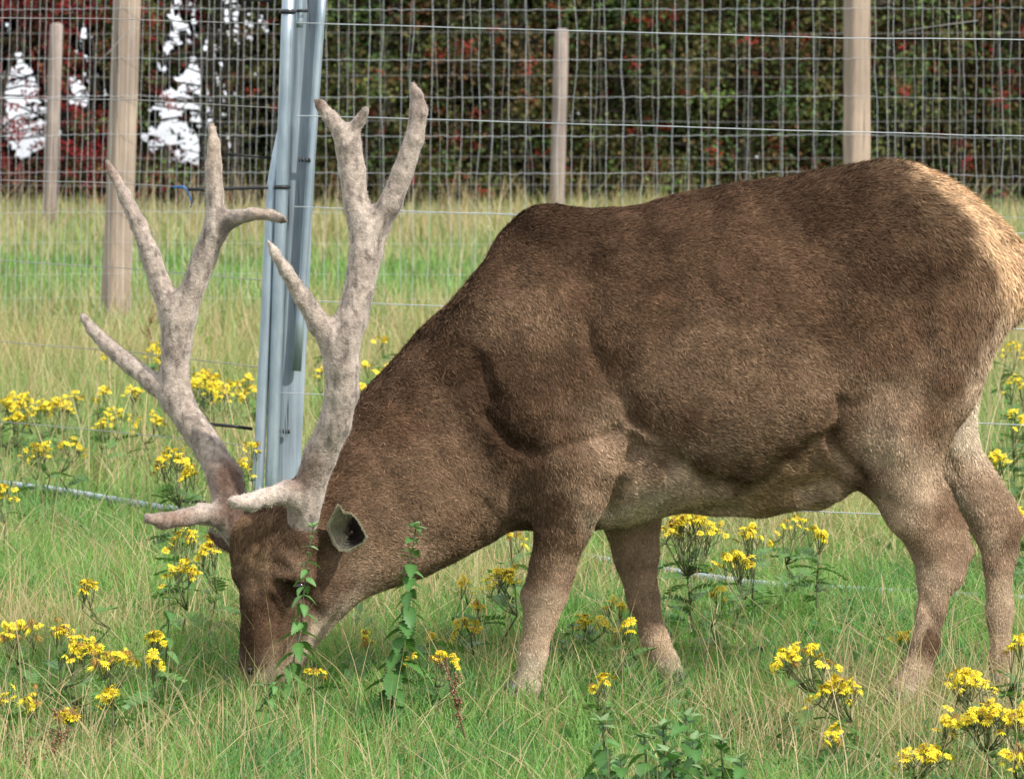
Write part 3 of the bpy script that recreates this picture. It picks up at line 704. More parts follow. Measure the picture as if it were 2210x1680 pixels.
# near foreleg
D.chain([(1236, 985, 12.09, 92), (1232, 1055, 12.10, 82), (1214, 1140, 12.13, 61), (1191, 1225, NY, 49), (1178, 1283, NY, 46), (1166, 1335, NY, 37), (1150, 1410, NY, 31), (1136, 1480, NY, 31), (1122, 1530, NY, 35)], .028, .8)
D.chain([(1322, 968, 12.06, 25), (1306, 1010, 12.07, 30), (1275, 1070, 12.09, 34)], .03)                                                        # elbow
D.chain([(1138, 1287, NY, 16), (1150, 1300, NY, 18)], .03)
# far foreleg
D.chain([(1330, 1020, 12.34, 110), (1360, 1120, FY, 62), (1372, 1200, FY, 50), (1386, 1292, FY, 39), (1410, 1370, FY, 32), (1436, 1432, FY, 29), (1464, 1490, FY, 31), (1480, 1535, FY, 36)], .05, .8)
# near hind leg
D.chain([(1945, 660, 12.18, 205), (1955, 790, 12.13, 168), (1934, 900, 12.11, 128), (1936, 1000, 12.12, 93), (1976, 1090, 12.13, 72), (2016, 1170, NY, 58), (2020, 1245, NY, 41), (2008, 1320, NY, 33), (1996, 1390, NY, 32), (1978, 1445, NY, 33), (1955, 1495, NY, 38), (1944, 1540, NY, 40)], .06, .66)
D.chain([(2030, 1060, 12.16, 18), (2066, 1140, NY, 17), (2088, 1188, NY, 15), (2058, 1245, NY, 17)], .04)               # tendon and hock
D.chain([(1800, 800, 12.10, 70), (1818, 905, 12.09, 42), (1850, 985, 12.10, 34)], .07, .6)                              # stifle fold
# far hind leg
D.chain([(2030, 740, 12.37, 118), (2036, 850, 12.39, 80), (2046, 970, FY, 66), (2098, 1070, FY, 58), (2146, 1145, FY, 46), (2156, 1215, FY, 36), (2157, 1320, FY, 29), (2158, 1420, FY, 27), (2160, 1485, FY, 30), (2154, 1535, FY, 34)], .06, .72)
D.chain([(2118, 1010, FY, 16), (2170, 1085, FY, 16), (2194, 1128, FY, 14), (2182, 1180, FY, 16)], .04)
D.chain([(2178, 550, YD, 26), (2200, 610, YD, 22), (2188, 680, YD, 14)], .05)                                          # tail
# head: turned towards us, nose down
D.chain([(612, 1155, 12.03, 78), (588, 1218, 12.00, 73), (574, 1295, 11.97, 54), (567, 1370, 11.95, 47), (562, 1425, 11.945, 46), (564, 1455, 11.94, 38)], .04, .95)
D.chain([(745, 1205, 12.07, 88), (690, 1265, 12.03, 80), (648, 1338, 12.02, 62), (618, 1408, 12.0, 46), (596, 1450, 11.98, 32)], .04, .72)   # cheek and jaw
D.chain([(590, 1405, 11.935, 34), (582, 1440, 11.93, 32)], .03, .7)
D.chain([(618, 1212, 11.945, 26), (634, 1234, 11.925, 25), (655, 1250, 11.935, 22)], .025)                               # near brow
D.chain([(530, 1218, 12.02, 26), (523, 1240, 12.01, 21), (528, 1258, 12.01, 14)], .03)                                                         # far brow
D.chain([(640, 1200, 11.99, 52), (650, 1160, 11.96, 44)], .04)                                                        # pedicles
D.chain([(545, 1190, 12.05, 46), (515, 1145, 12.05, 40)], .04)
D.chain([(660, 1095, 12.08, 56), (700, 1100, 12.10, 50)], .07)                                                         # poll tuft
D.chain([(692, 1170, 12.05, 20), (698, 1168, 12.045, 14)], .04)                                                          # near ear root
D.chain([(655, 1372, 11.945, 10), (620, 1425, 11.925, 10)], .02, sub=True)                                             # mouth line
V, Q = D.mesh(); del D
V = relax(V, Q, 3)
Nn = normals(V, Q); U_, V_ = proj(V)
front = np.clip(-Nn[:, 1] * 1.6, 0, 1)
# soft muscle and skin folds on the near side: (sheet line, width px, depth m)
FOLDS = [([(1012, 775), (1060, 870), (1095, 930), (1150, 968)], 22, -.017), ([(1055, 890), (1090, 935), (1120, 955)], 12, -.022), ([(1030, 790), (1060, 860)], 10, -.010),
         ([(1035, 640), (1120, 700), (1150, 800)], 70, .010), ([(1180, 560), (1230, 600)], 30, -.010),
         ([(1265, 700), (1320, 810), (1370, 905), (1405, 950)], 22, -.016), ([(1330, 690), (1400, 820)], 60, .008),
         ([(1150, 985), (1230, 972), (1320, 925)], 18, -.014), ([(1358, 960), (1356, 1010), (1336, 1062), (1312, 1110)], 15, -.024), ([(1125, 1000), (1118, 1060), (1128, 1110)], 16, -.018),
         ([(1360, 985), (1450, 1005), (1530, 1042), (1610, 1052), (1700, 1000), (1790, 945)], 26, -.020),
         ([(1480, 905), (1600, 930), (1720, 890)], 80, .012), ([(1800, 940), (1815, 900), (1835, 860)], 14, -.02), ([(1795, 960), (1830, 1000), (1862, 1035)], 14, -.02),
         ([(1700, 480), (1760, 640), (1790, 780)], 60, -.014), ([(1560, 480), (1620, 700)], 120, .010),
         ([(1880, 440), (1930, 520)], 60, .010), ([(1990, 680), (2010, 900), (2040, 1040), (2075, 1120)], 26, -.012),
         ([(1930, 900), (1960, 1060), (2010, 1170)], 40, .008), ([(1985, 1300), (2030, 1350), (2020, 1430)], 14, -.009),
         ([(1160, 1150), (1190, 1230)], 26, .006), ([(1205, 1090), (1260, 1130), (1270, 1170)], 20, -.006),
         ([(880, 900), (960, 1040), (1040, 1110)], 26, -.007), ([(800, 960), (860, 1080), (930, 1170)], 24, -.006), ([(960, 830), (1020, 960), (1090, 1050)], 26, -.008),
         ([(1380, 500), (1500, 470)], 40, -.006), ([(1290, 480), (1380, 620)], 70, .008), ([(1420, 600), (1500, 700)], 50, -.008),
         ([(588, 1296), (610, 1335), (618, 1395), (612, 1440)], 9, -.013), ([(528, 1280), (548, 1340), (545, 1420)], 12, .006), ([(600, 1262), (625, 1284), (655, 1290)], 9, -.008), ([(590, 1215), (618, 1228)], 12, -.008), ([(545, 1205), (556, 1170), (582, 1148)], 8, -.009), ([(575, 1200), (590, 1172)], 10, .007), ([(548, 1245), (560, 1285), (600, 1300)], 10, -.006), ([(600, 1246), (628, 1250), (660, 1262)], 8, .008), ([(660, 1290), (690, 1330), (680, 1380)], 16, -.006), ([(640, 1310), (655, 1360)], 18, .006), ([(608, 1195), (618, 1180)], 7, -.006), ([(553, 1180), (566, 1150)], 7, -.004),
         ([(625, 1262), (650, 1275), (668, 1262)], 7, -.007)]
disp = np.zeros(len(V)); wu = 44 * (noise(V, 13, 6) - .5) * np.clip((U_ - 780) / 60, .1, 1); wv = 44 * (noise(V, 13, 7) - .5) * np.clip((U_ - 780) / 60, .1, 1)
for pl, w, d in FOLDS: disp += .9 * d * np.exp(-(seg_dist(U_ + wu, V_ + wv, pl) / w) ** 2) * front
disp += ((noise(V, 9, 4) - .5) * .010 + (noise(V * [1, 1, .6], 24, 5) - .5) * .007) * np.clip((U_ - 700) / 100, .55, 1) * np.clip((1500 - V_) / 200, .2, 1)
V = V + Nn * disp[:, None]
Nn = normals(V, Q); U_, V_ = proj(V)
# coat colours, with some light and shading painted in: points on the sheet, blended
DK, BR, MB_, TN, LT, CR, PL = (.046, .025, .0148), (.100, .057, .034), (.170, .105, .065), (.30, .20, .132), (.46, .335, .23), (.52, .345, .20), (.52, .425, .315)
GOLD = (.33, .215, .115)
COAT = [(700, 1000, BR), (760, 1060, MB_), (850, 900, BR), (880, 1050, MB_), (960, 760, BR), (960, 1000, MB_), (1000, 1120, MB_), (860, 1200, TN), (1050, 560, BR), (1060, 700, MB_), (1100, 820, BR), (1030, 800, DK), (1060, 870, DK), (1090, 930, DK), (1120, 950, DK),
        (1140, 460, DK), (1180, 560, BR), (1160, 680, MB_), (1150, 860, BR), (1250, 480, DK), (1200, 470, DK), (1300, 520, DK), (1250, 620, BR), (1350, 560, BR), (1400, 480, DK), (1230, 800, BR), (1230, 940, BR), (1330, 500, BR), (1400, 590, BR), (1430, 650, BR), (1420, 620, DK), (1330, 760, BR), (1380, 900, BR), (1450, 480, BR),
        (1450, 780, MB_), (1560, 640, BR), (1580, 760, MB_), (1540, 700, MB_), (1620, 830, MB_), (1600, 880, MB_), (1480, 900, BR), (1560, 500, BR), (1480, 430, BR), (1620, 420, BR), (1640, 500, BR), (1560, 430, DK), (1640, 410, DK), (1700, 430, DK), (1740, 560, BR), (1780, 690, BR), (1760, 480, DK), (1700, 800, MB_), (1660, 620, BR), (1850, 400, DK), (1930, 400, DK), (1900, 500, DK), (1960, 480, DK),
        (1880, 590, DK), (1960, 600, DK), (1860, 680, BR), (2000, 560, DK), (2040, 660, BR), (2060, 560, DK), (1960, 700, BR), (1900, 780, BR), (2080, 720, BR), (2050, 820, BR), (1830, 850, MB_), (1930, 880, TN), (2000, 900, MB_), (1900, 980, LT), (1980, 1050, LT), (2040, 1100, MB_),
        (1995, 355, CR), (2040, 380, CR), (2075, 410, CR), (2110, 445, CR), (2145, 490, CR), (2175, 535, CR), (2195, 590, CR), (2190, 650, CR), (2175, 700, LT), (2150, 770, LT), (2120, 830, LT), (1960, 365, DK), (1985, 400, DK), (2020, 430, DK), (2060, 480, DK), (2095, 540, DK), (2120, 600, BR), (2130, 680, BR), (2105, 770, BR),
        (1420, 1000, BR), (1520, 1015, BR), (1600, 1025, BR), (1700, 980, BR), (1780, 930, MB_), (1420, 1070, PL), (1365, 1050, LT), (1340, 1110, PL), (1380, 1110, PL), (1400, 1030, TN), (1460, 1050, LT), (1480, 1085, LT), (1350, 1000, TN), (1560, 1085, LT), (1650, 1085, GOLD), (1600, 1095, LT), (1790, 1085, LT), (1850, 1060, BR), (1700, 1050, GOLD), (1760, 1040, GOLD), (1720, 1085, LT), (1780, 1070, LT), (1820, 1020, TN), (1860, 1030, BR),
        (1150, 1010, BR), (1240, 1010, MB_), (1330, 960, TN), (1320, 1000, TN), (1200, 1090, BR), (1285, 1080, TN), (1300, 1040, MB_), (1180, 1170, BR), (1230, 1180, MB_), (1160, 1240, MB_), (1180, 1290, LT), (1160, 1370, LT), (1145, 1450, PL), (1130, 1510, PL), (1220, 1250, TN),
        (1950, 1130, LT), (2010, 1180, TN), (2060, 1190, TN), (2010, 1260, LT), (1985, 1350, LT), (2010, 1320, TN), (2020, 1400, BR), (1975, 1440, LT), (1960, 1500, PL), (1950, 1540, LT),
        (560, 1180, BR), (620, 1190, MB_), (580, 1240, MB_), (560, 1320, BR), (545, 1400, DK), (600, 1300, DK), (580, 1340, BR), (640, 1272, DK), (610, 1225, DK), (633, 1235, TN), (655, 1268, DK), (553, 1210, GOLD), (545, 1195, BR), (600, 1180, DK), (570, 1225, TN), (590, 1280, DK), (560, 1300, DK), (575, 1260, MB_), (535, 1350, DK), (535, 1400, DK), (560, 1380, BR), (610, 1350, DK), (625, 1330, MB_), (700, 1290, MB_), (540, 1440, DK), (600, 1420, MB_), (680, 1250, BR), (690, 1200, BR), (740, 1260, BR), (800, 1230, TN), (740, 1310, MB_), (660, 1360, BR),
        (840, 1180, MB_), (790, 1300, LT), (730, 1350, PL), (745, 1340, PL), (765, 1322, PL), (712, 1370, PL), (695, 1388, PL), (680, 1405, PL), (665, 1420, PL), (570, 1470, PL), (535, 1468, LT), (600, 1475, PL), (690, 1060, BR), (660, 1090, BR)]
FARC = [(1340, 1080, TN), (1362, 1150, TN), (1376, 1230, TN), (1390, 1320, TN), (1420, 1400, LT), (1450, 1450, PL), (1475, 1500, PL), (2040, 800, CR), (2130, 780, PL), (2110, 840, PL), (2090, 880, PL), (2050, 900, PL), (2060, 960, PL), (2050, 1020, LT), (2100, 1060, TN), (2060, 1080, PL), (2150, 1100, TN),  # far foreleg brightened in colour to stand in for sun on it
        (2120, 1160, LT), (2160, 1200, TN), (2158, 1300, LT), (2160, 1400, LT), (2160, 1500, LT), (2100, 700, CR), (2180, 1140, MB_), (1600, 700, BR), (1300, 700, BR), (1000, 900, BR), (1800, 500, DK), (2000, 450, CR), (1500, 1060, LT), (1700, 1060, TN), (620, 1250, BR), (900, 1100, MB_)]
def idw(u, v, pts, vals, pw=3.6, soft=24.0):
    num = np.zeros((len(u), vals.shape[1])); den = np.zeros(len(u))
    for (a, b), c in zip(pts, vals):
        w = 1.0 / (((u - a) ** 2 + (v - b) ** 2) + soft * soft) ** (pw / 2); num += w[:, None] * c; den += w
    return num / den[:, None]
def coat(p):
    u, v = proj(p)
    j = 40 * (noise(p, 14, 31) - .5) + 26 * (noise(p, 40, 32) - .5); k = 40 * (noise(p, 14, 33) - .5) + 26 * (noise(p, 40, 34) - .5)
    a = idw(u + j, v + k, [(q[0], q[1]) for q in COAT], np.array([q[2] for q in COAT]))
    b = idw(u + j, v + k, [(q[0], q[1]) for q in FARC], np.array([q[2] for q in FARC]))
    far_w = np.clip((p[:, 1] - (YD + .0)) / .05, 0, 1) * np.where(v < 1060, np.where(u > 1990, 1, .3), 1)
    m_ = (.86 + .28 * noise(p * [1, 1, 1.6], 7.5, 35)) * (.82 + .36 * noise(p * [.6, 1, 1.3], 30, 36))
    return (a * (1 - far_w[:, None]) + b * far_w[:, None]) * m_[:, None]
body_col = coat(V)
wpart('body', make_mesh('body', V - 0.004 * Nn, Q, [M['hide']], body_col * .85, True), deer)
# fur: combed tufts over the whole coat
FLOW = [(560, 1300, .05, -1), (560, 1450, .1, -1), (600, 1200, .3, -1), (680, 1280, .8, -.5), (760, 1300, .9, -.3), (720, 1120, .9, -.2), (700, 1000, .5, -.7), (800, 1000, .8, .1), (850, 1180, .8, .2), (900, 900, .75, .1), (960, 1050, .75, .5), (1000, 700, .8, .3), (1050, 900, .6, .8), (1080, 560, .8, .5), (1180, 500, 1, .4), (1160, 700, .6, .9), (1200, 900, .4, 1), (1220, 1080, .3, 1), (1170, 1250, 0, 1), (1150, 1450, 0, 1),
        (1350, 500, 1, .3), (1350, 800, .8, .7), (1400, 1000, 1, .3), (1500, 450, 1, .1), (1550, 700, 1, .5), (1600, 950, 1, .1), (1700, 420, 1, .0), (1750, 650, 1, .3), (1800, 1000, 1, -.2), (1880, 400, 1, .15), (1900, 600, .9, .5), (1900, 850, .5, 1), (1960, 1000, .3, 1), (2000, 1150, .3, 1), (2020, 1300, 0, 1), (1960, 1480, -.2, 1), (2020, 450, .9, .6), (2100, 520, .8, .9), (2170, 640, .3, 1), (2100, 800, 0, 1), (2150, 1000, .3, 1), (2160, 1300, 0, 1), (1380, 1200, .1, 1), (1450, 1430, .3, 1)]
LEN = [(560, 1250, .013), (560, 1440, .010), (650, 1350, .013), (700, 1200, .017), (690, 1060, .04), (580, 1170, .03), (560, 1150, .03), (800, 1100, .018), (860, 820, .034), (960, 680, .032), (950, 1050, .02), (1100, 500, .030), (1150, 800, .020), (1200, 1000, .022), (1200, 1120, .02), (1170, 1300, .009), (1150, 1450, .010), (1400, 450, .026), (1400, 750, .022), (1600, 600, .024), (1600, 950, .022), (1600, 1080, .03), (1750, 1050, .03), (1850, 400, .036), (1800, 700, .024), (1950, 480, .034), (2000, 380, .045), (2100, 450, .048), (2180, 560, .05), (2200, 700, .045), (2050, 650, .028), (1950, 850, .016), (1950, 1050, .013), (2020, 1250, .010), (1970, 1450, .014), (2080, 900, .02), (2150, 1100, .014), (2160, 1350, .010), (1380, 1200, .011), (1440, 1430, .010)]
rs = np.random.default_rng(404)
T = np.concatenate([Q[:, [0, 1, 2]], Q[:, [0, 2, 3]]])
ar = np.linalg.norm(np.cross(V[T[:, 1]] - V[T[:, 0]], V[T[:, 2]] - V[T[:, 0]]), axis=1)
fy = (V[T[:, 0], 1] - YD); ar = ar * np.where(fy > .12, .25, 1.0)       # fewer tufts on the side away from the light
def fur_layer(NF, wmul, lmul, lift0, lift1, seed, gain=1.0):
    rs = np.random.default_rng(seed)
    ti = rs.choice(len(T), NF, p=ar / ar.sum()); a, b = rs.random(NF), rs.random(NF); fl = a + b > 1; a[fl] = 1 - a[fl]; b[fl] = 1 - b[fl]
    w0 = (1 - a - b)[:, None]; a = a[:, None]; b = b[:, None]; t = T[ti]
    p = V[t[:, 0]] * w0 + V[t[:, 1]] * a + V[t[:, 2]] * b; nn = Nn[t[:, 0]] * w0 + Nn[t[:, 1]] * a + Nn[t[:, 2]] * b
    nn /= np.linalg.norm(nn, axis=1)[:, None] + 1e-9
    u, v = proj(p)
    fl = idw(u, v, [q[:2] for q in FLOW], np.array([q[2:] for q in FLOW], float), 3, 40)
    ln = idw(u, v, [q[:2] for q in LEN], np.array([q[2:] for q in LEN], float), 3, 30)[:, 0] * rs.uniform(.6, 1.25, NF) * lmul
    d = np.stack([fl[:, 0], .15 * np.sign(p[:, 1] - YD), -fl[:, 1]], 1)
    d += .30 * (np.stack([noise(p, 26, 41), noise(p, 26, 42), noise(p, 26, 43)], 1) - .5) * 2 + rs.normal(0, .34, (NF, 3))
    d -= nn * (d * nn).sum(1)[:, None]; d /= np.linalg.norm(d, axis=1)[:, None] + 1e-9
    sd_ = np.cross(nn, d); lift = rs.uniform(lift0, lift1, NF) * (.6 + .8 * noise(p, 18, 44))
    e = d * np.cos(lift)[:, None] + nn * np.sin(lift)[:, None]
    roll = rs.normal(0, .35, NF)[:, None]
    sd2 = sd_ * np.cos(roll) + np.cross(e, sd_) * np.sin(roll)
    hw = (ln * .085 + .0004)[:, None] * wmul
    base = p - nn * .003
    Vf = np.stack([base - sd2 * hw, base + sd2 * hw, base + e * ln[:, None]], 1).reshape(-1, 3)
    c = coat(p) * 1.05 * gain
    clump = .80 + .40 * noise(p, 55, 45)
    c = c * clump[:, None] * np.exp(rs.normal(0, .24, NF))[:, None]
    tipc = c * 1.3 + np.array([.07, .05, .03]) * (rs.random((NF, 1)) < .35)
    Cf = np.stack([c * .75, c * .75, tipc], 1).reshape(-1, 3)
    return Vf, np.arange(NF * 3).reshape(-1, 3), Cf
A = fur_layer(350000, .92, .43, .08, .40, 51)
Bf = fur_layer(100000, .52, .62, .15, .6, 52)
layers = [A, Bf, fur_layer(46000, 1.15, .50, .12, .4, 53, 1.32), fur_layer(46000, 1.3, .50, .1, .35, 54, .58)]      # pale tips and dark underhair
Vf = np.concatenate([q[0] for q in layers]); Cf = np.concatenate([q[2] for q in layers]); Ff = np.arange(len(Vf)).reshape(-1, 3)
tag(wpart('fur', make_mesh('fur', Vf, Ff, [M['fur']], Cf), deer), kind='stuff')
# hooves
def hoof(u, v, y):
    c = P(u, v, y); z0 = gz1(c[0], c[1]); mbh = MB()
    for s in (-1, 1):
        prof = [(0, -.030, .026), (.02, -.024, .024), (.05, -.010, .020), (.07, 0, .017)]
        mbh.tube(np.array([[c[0] - .01 + f, c[1] + s * .019, z0 + .004 + h] for h, f, r in prof]), [r for _, _, r in prof], 8)
    wpart('hoof', mbh.mesh('hoof', [M['hoof']], True), deer)
for a in ((1118, 1530, NY), (1478, 1530, FY), (1945, 1540, NY), (2156, 1535, FY)): hoof(*a)
# antlers in velvet
def antler(chains, res, colf, seed):
    pts = [P(u, v, y) for ch in chains for u, v, y, r in ch]; rr = max(r for ch in chains for *_, r in ch) / 848
    A = Field(np.min(pts, 0) - rr - .03, np.max(pts, 0) + rr + .03, res)
    for ch in chains: A.chain([(a, b, c, r * .93 - .5) for a, b, c, r in ch], .017, 1.0, .010)
    V, Q = A.mesh(); V = relax(V, Q, 2); N_ = normals(V, Q)
    str_ = V * [1, 1, .35]
    V = V + N_ * ((noise(V, 18, seed) - .5) * .0035 + (noise(V * [1, 1, .22], 80, seed + 1) - .5) * .0042 + (noise(V, 150, seed + 2) - .5) * .0012)[:, None]
    N_ = normals(V, Q); u, v = proj(V)
    C = colf(u, v, V)
    o = wpart('antler', make_mesh('antler', V, Q, [M['velvet']], C, True), deer)
    # velvet fuzz
    r2 = np.random.default_rng(seed); k = 26000; i = r2.integers(0, len(V), k)
    nn = N_[i]; d = nn * .8 + r2.normal(0, .5, (k, 3)) + [0, 0, .35]; d /= np.linalg.norm(d, axis=1)[:, None]
    s_ = np.cross(nn, d + r2.normal(0, .2, (k, 3))); s_ /= np.linalg.norm(s_, axis=1)[:, None] + 1e-9; L_ = r2.uniform(.0025, .006, k)[:, None]
    b = V[i] + r2.normal(0, .0012, (k, 3)); Vv = np.stack([b - s_ * .0006, b + s_ * .0006, b + d * L_], 1).reshape(-1, 3)
    cc = np.repeat(C[i] * r2.uniform(.9, 1.35, (k, 1)), 3, 0)
    f = link('velvet', make_mesh('velvet', Vv, np.arange(3 * k).reshape(-1, 3), [M['fur']], cc), o); tag(f, kind='stuff')
    return o
GREY, PALE, BRN, BEIGE = np.array([.235, .18, .15]), np.array([.47, .395, .335]), np.array([.12, .075, .055]), np.array([.40, .315, .25])
def vel(u, v, V, base, light, spots):
    a = noise(V * [1, 1, .5], 34, 61)[:, None]; b = noise(V * [1, 1, .4], 85, 62)[:, None]
    t = np.clip(.15 + .9 * (a * .6 + b * .4), 0, 1); c = base * (1 - t) + light * t
    c = np.where((noise(V * [1, 1, .5], 48, 63) > .66)[:, None], c * .66, c); c = np.where((noise(V * [1, 1, .4], 110, 64) > .74)[:, None], c * .62, c)
    for (su, sv, r, col, am) in spots:
        w = (np.exp(-((u - su) ** 2 + (v - sv) ** 2) / (r * r)) * am)[:, None]; w = np.clip(w * (.6 + .8 * b), 0, 1); c = c * (1 - w) + np.array(col) * w
    return c
def y1(t): return t
near_ch = [
    [(645, 1195, 11.99, 26), (650, 1150, 11.955, 34), (655, 1112, 11.945, 36), (664, 1060, 11.935, 38), (690, 985, 11.91, 38), (722, 915, 11.88, 38), (738, 850, 11.86, 38), (737, 790, 11.85, 41), (735, 740, 11.85, 44), (757, 690, 11.85, 37), (775, 625, 11.86, 35), (790, 545, 11.87, 39), (797, 495, 11.88, 41)],
    [(722, 735, 11.85, 34), (690, 700, 11.84, 27), (655, 645, 11.82, 21), (617, 585, 11.80, 16), (592, 545, 11.79, 11), (579, 521, 11.785, 5)],
    [(790, 500, 11.88, 38), (768, 440, 11.89, 31), (760, 370, 11.90, 31), (752, 315, 11.90, 30), (744, 290, 11.90, 27)],
    [(735, 285, 11.90, 20), (712, 252, 11.90, 17), (693, 228, 11.90, 13), (684, 217, 11.90, 8)],
    [(758, 288, 11.90, 18), (776, 262, 11.89, 14), (787, 242, 11.885, 9), (791, 235, 11.88, 6)],
    [(812, 485, 11.88, 33), (842, 440, 11.87, 28), (868, 375, 11.86, 25), (893, 300, 11.85, 23), (903, 240, 11.85, 20), (899, 205, 11.85, 13), (891, 182, 11.85, 7)],
    [(655, 1085, 11.935, 34), (618, 1062, 11.90, 28), (575, 1072, 11.86, 21), (540, 1082, 11.83, 20), (510, 1083, 11.81, 15), (496, 1079, 11.80, 8)]]
far_ch = [
    [(525, 1180, 12.07, 26), (508, 1140, 12.05, 34), (497, 1090, 12.06, 42), (486, 1030, 12.08, 40), (452, 968, 12.11, 35), (410, 908, 12.14, 34), (380, 862, 12.16, 35), (378, 800, 12.17, 33), (381, 740, 12.17, 36), (384, 690, 12.17, 41), (382, 665, 12.17, 38)],
    [(385, 860, 12.16, 30), (335, 828, 12.19, 24), (280, 785, 12.22, 21), (232, 745, 12.25, 18), (200, 712, 12.27, 15), (181, 687, 12.28, 11), (174, 676, 12.28, 5)],
    [(368, 670, 12.17, 30), (345, 615, 12.18, 26), (325, 550, 12.19, 23), (300, 485, 12.21, 20), (270, 425, 12.22, 16), (247, 380, 12.23, 12), (231, 350, 12.23, 7)],
    [(395, 670, 12.17, 34), (418, 615, 12.16, 29), (442, 550, 12.16, 28), (465, 495, 12.15, 29), (470, 470, 12.15, 25)],
    [(466, 470, 12.15, 24), (463, 420, 12.15, 21), (461, 360, 12.15, 19), (460, 310, 12.15, 15), (458, 280, 12.15, 10), (457, 268, 12.15, 6)],
    [(478, 482, 12.15, 22), (510, 470, 12.13, 18), (550, 461, 12.11, 14), (585, 464, 12.10, 13), (606, 472, 12.09, 10), (618, 478, 12.09, 6)],
    [(492, 1118, 12.05, 30), (440, 1108, 12.00, 25), (395, 1117, 11.96, 21), (350, 1124, 11.93, 18), (322, 1118, 11.91, 13)]]
antler(near_ch, .0056, lambda u, v, V: vel(u, v, V, GREY, PALE, [(660, 1010, 40, BRN * 1.3, .9), (640, 1040, 26, BRN * 1.2, .8), (683, 222, 20, BRN, .9), (595, 545, 40, PALE, .8), (885, 220, 60, GREY * .85, .6), (560, 1085, 60, PALE * 1.1, .7), (640, 1165, 26, BRN * 1.5, .9), (612, 1115, 26, BRN * 1.8, .7)]), 71)
antler(far_ch, .0056, lambda u, v, V: vel(u, v, V, GREY, PALE * .93, [(495, 1030, 48, BRN, 1.2), (505, 1100, 50, BRN, 1.2), (520, 1060, 40, BRN, 1.0), (615, 479, 11, BRN * .5, 1.0), (460, 320, 70, BEIGE * .95, .8), (560, 460, 50, BEIGE * .85, .8), (370, 1125, 70, BRN * 1.9, .7), (440, 1090, 24, PALE, .8), (235, 365, 30, BRN * 1.6, .7)]), 81)
# ears: cupped leaf shapes
def ear(root, tip, roll, L_, W_, colin, colout, name='ear', cup=.55):
    root = np.array(root); tip = np.array(tip); ax = (tip - root) / np.linalg.norm(tip - root)
    face = np.array(roll, float); face -= ax * (face @ ax); face /= np.linalg.norm(face); sd_ = np.cross(ax, face)
    nu, nv = 13, 11; V = []; C = []
    for off, colr in ((0, colin), (-.006, colout)):
        for i in range(nu):
            t = i / (nu - 1); wd = W_ * (math.sin(math.pi * min(1, .12 + .88 * t) ** .8) ** .75 if t < 1 else 0) + .004 * (1 - t)
            for j in range(nv):
                s = j / (nv - 1) * 2 - 1; a = s * 1.25
                p = root + ax * (L_ * t) + sd_ * wd * math.sin(a) * 1.05 - face * (wd * cup * (math.cos(a)) - off) * 1.6 + face * .01 * t
                edge = abs(s) ** 3
                V.append(p); C.append(np.array(colr) * (1 - edge) + np.array((.42, .36, .26)) * edge if off == 0 else np.array(colr))
    Q = []; n1 = nu * nv
    for i in range(nu - 1):
        for j in range(nv - 1):
            a = i * nv + j; Q.append([a, a + 1, a + nv + 1, a + nv]); Q.append([n1 + a + nv, n1 + a + nv + 1, n1 + a + 1, n1 + a])
        a = i * nv; Q.append([a, a + nv, n1 + a + nv, n1 + a]); a = i * nv + nv - 1; Q.append([a + nv, a, n1 + a, n1 + a + nv])
    V = np.array(V); C = np.array(C)
    V += (np.stack([noise(V, 60, 91), noise(V, 60, 92), noise(V, 60, 93)], 1) - .5) * .006
    k = noise(V, 55, 94); C = C * (.6 + .7 * k)[:, None]
    o = wpart(name, make_mesh(name, V, np.array(Q), [M['ear']], C, True), deer)
    r2 = np.random.default_rng(95); kk = 5000; i = r2.integers(0, n1, kk); j = r2.integers(0, len(V), kk)
    d = face * .5 + ax * .5 + r2.normal(0, .5, (kk, 3)); d /= np.linalg.norm(d, axis=1)[:, None]; L2 = r2.uniform(.004, .012, kk)[:, None]
    s_ = np.cross(d, r2.normal(0, 1, (kk, 3))); s_ /= np.linalg.norm(s_, axis=1)[:, None]; b = V[j] + r2.normal(0, .003, (kk, 3))
    tag(link('ear_hair', make_mesh('ear_hair', np.stack([b - s_ * .0007, b + s_ * .0007, b + d * L2], 1).reshape(-1, 3), np.arange(3 * kk).reshape(-1, 3), [M['fur']], np.repeat(C[j], 3, 0)), o), kind='stuff')
    return o
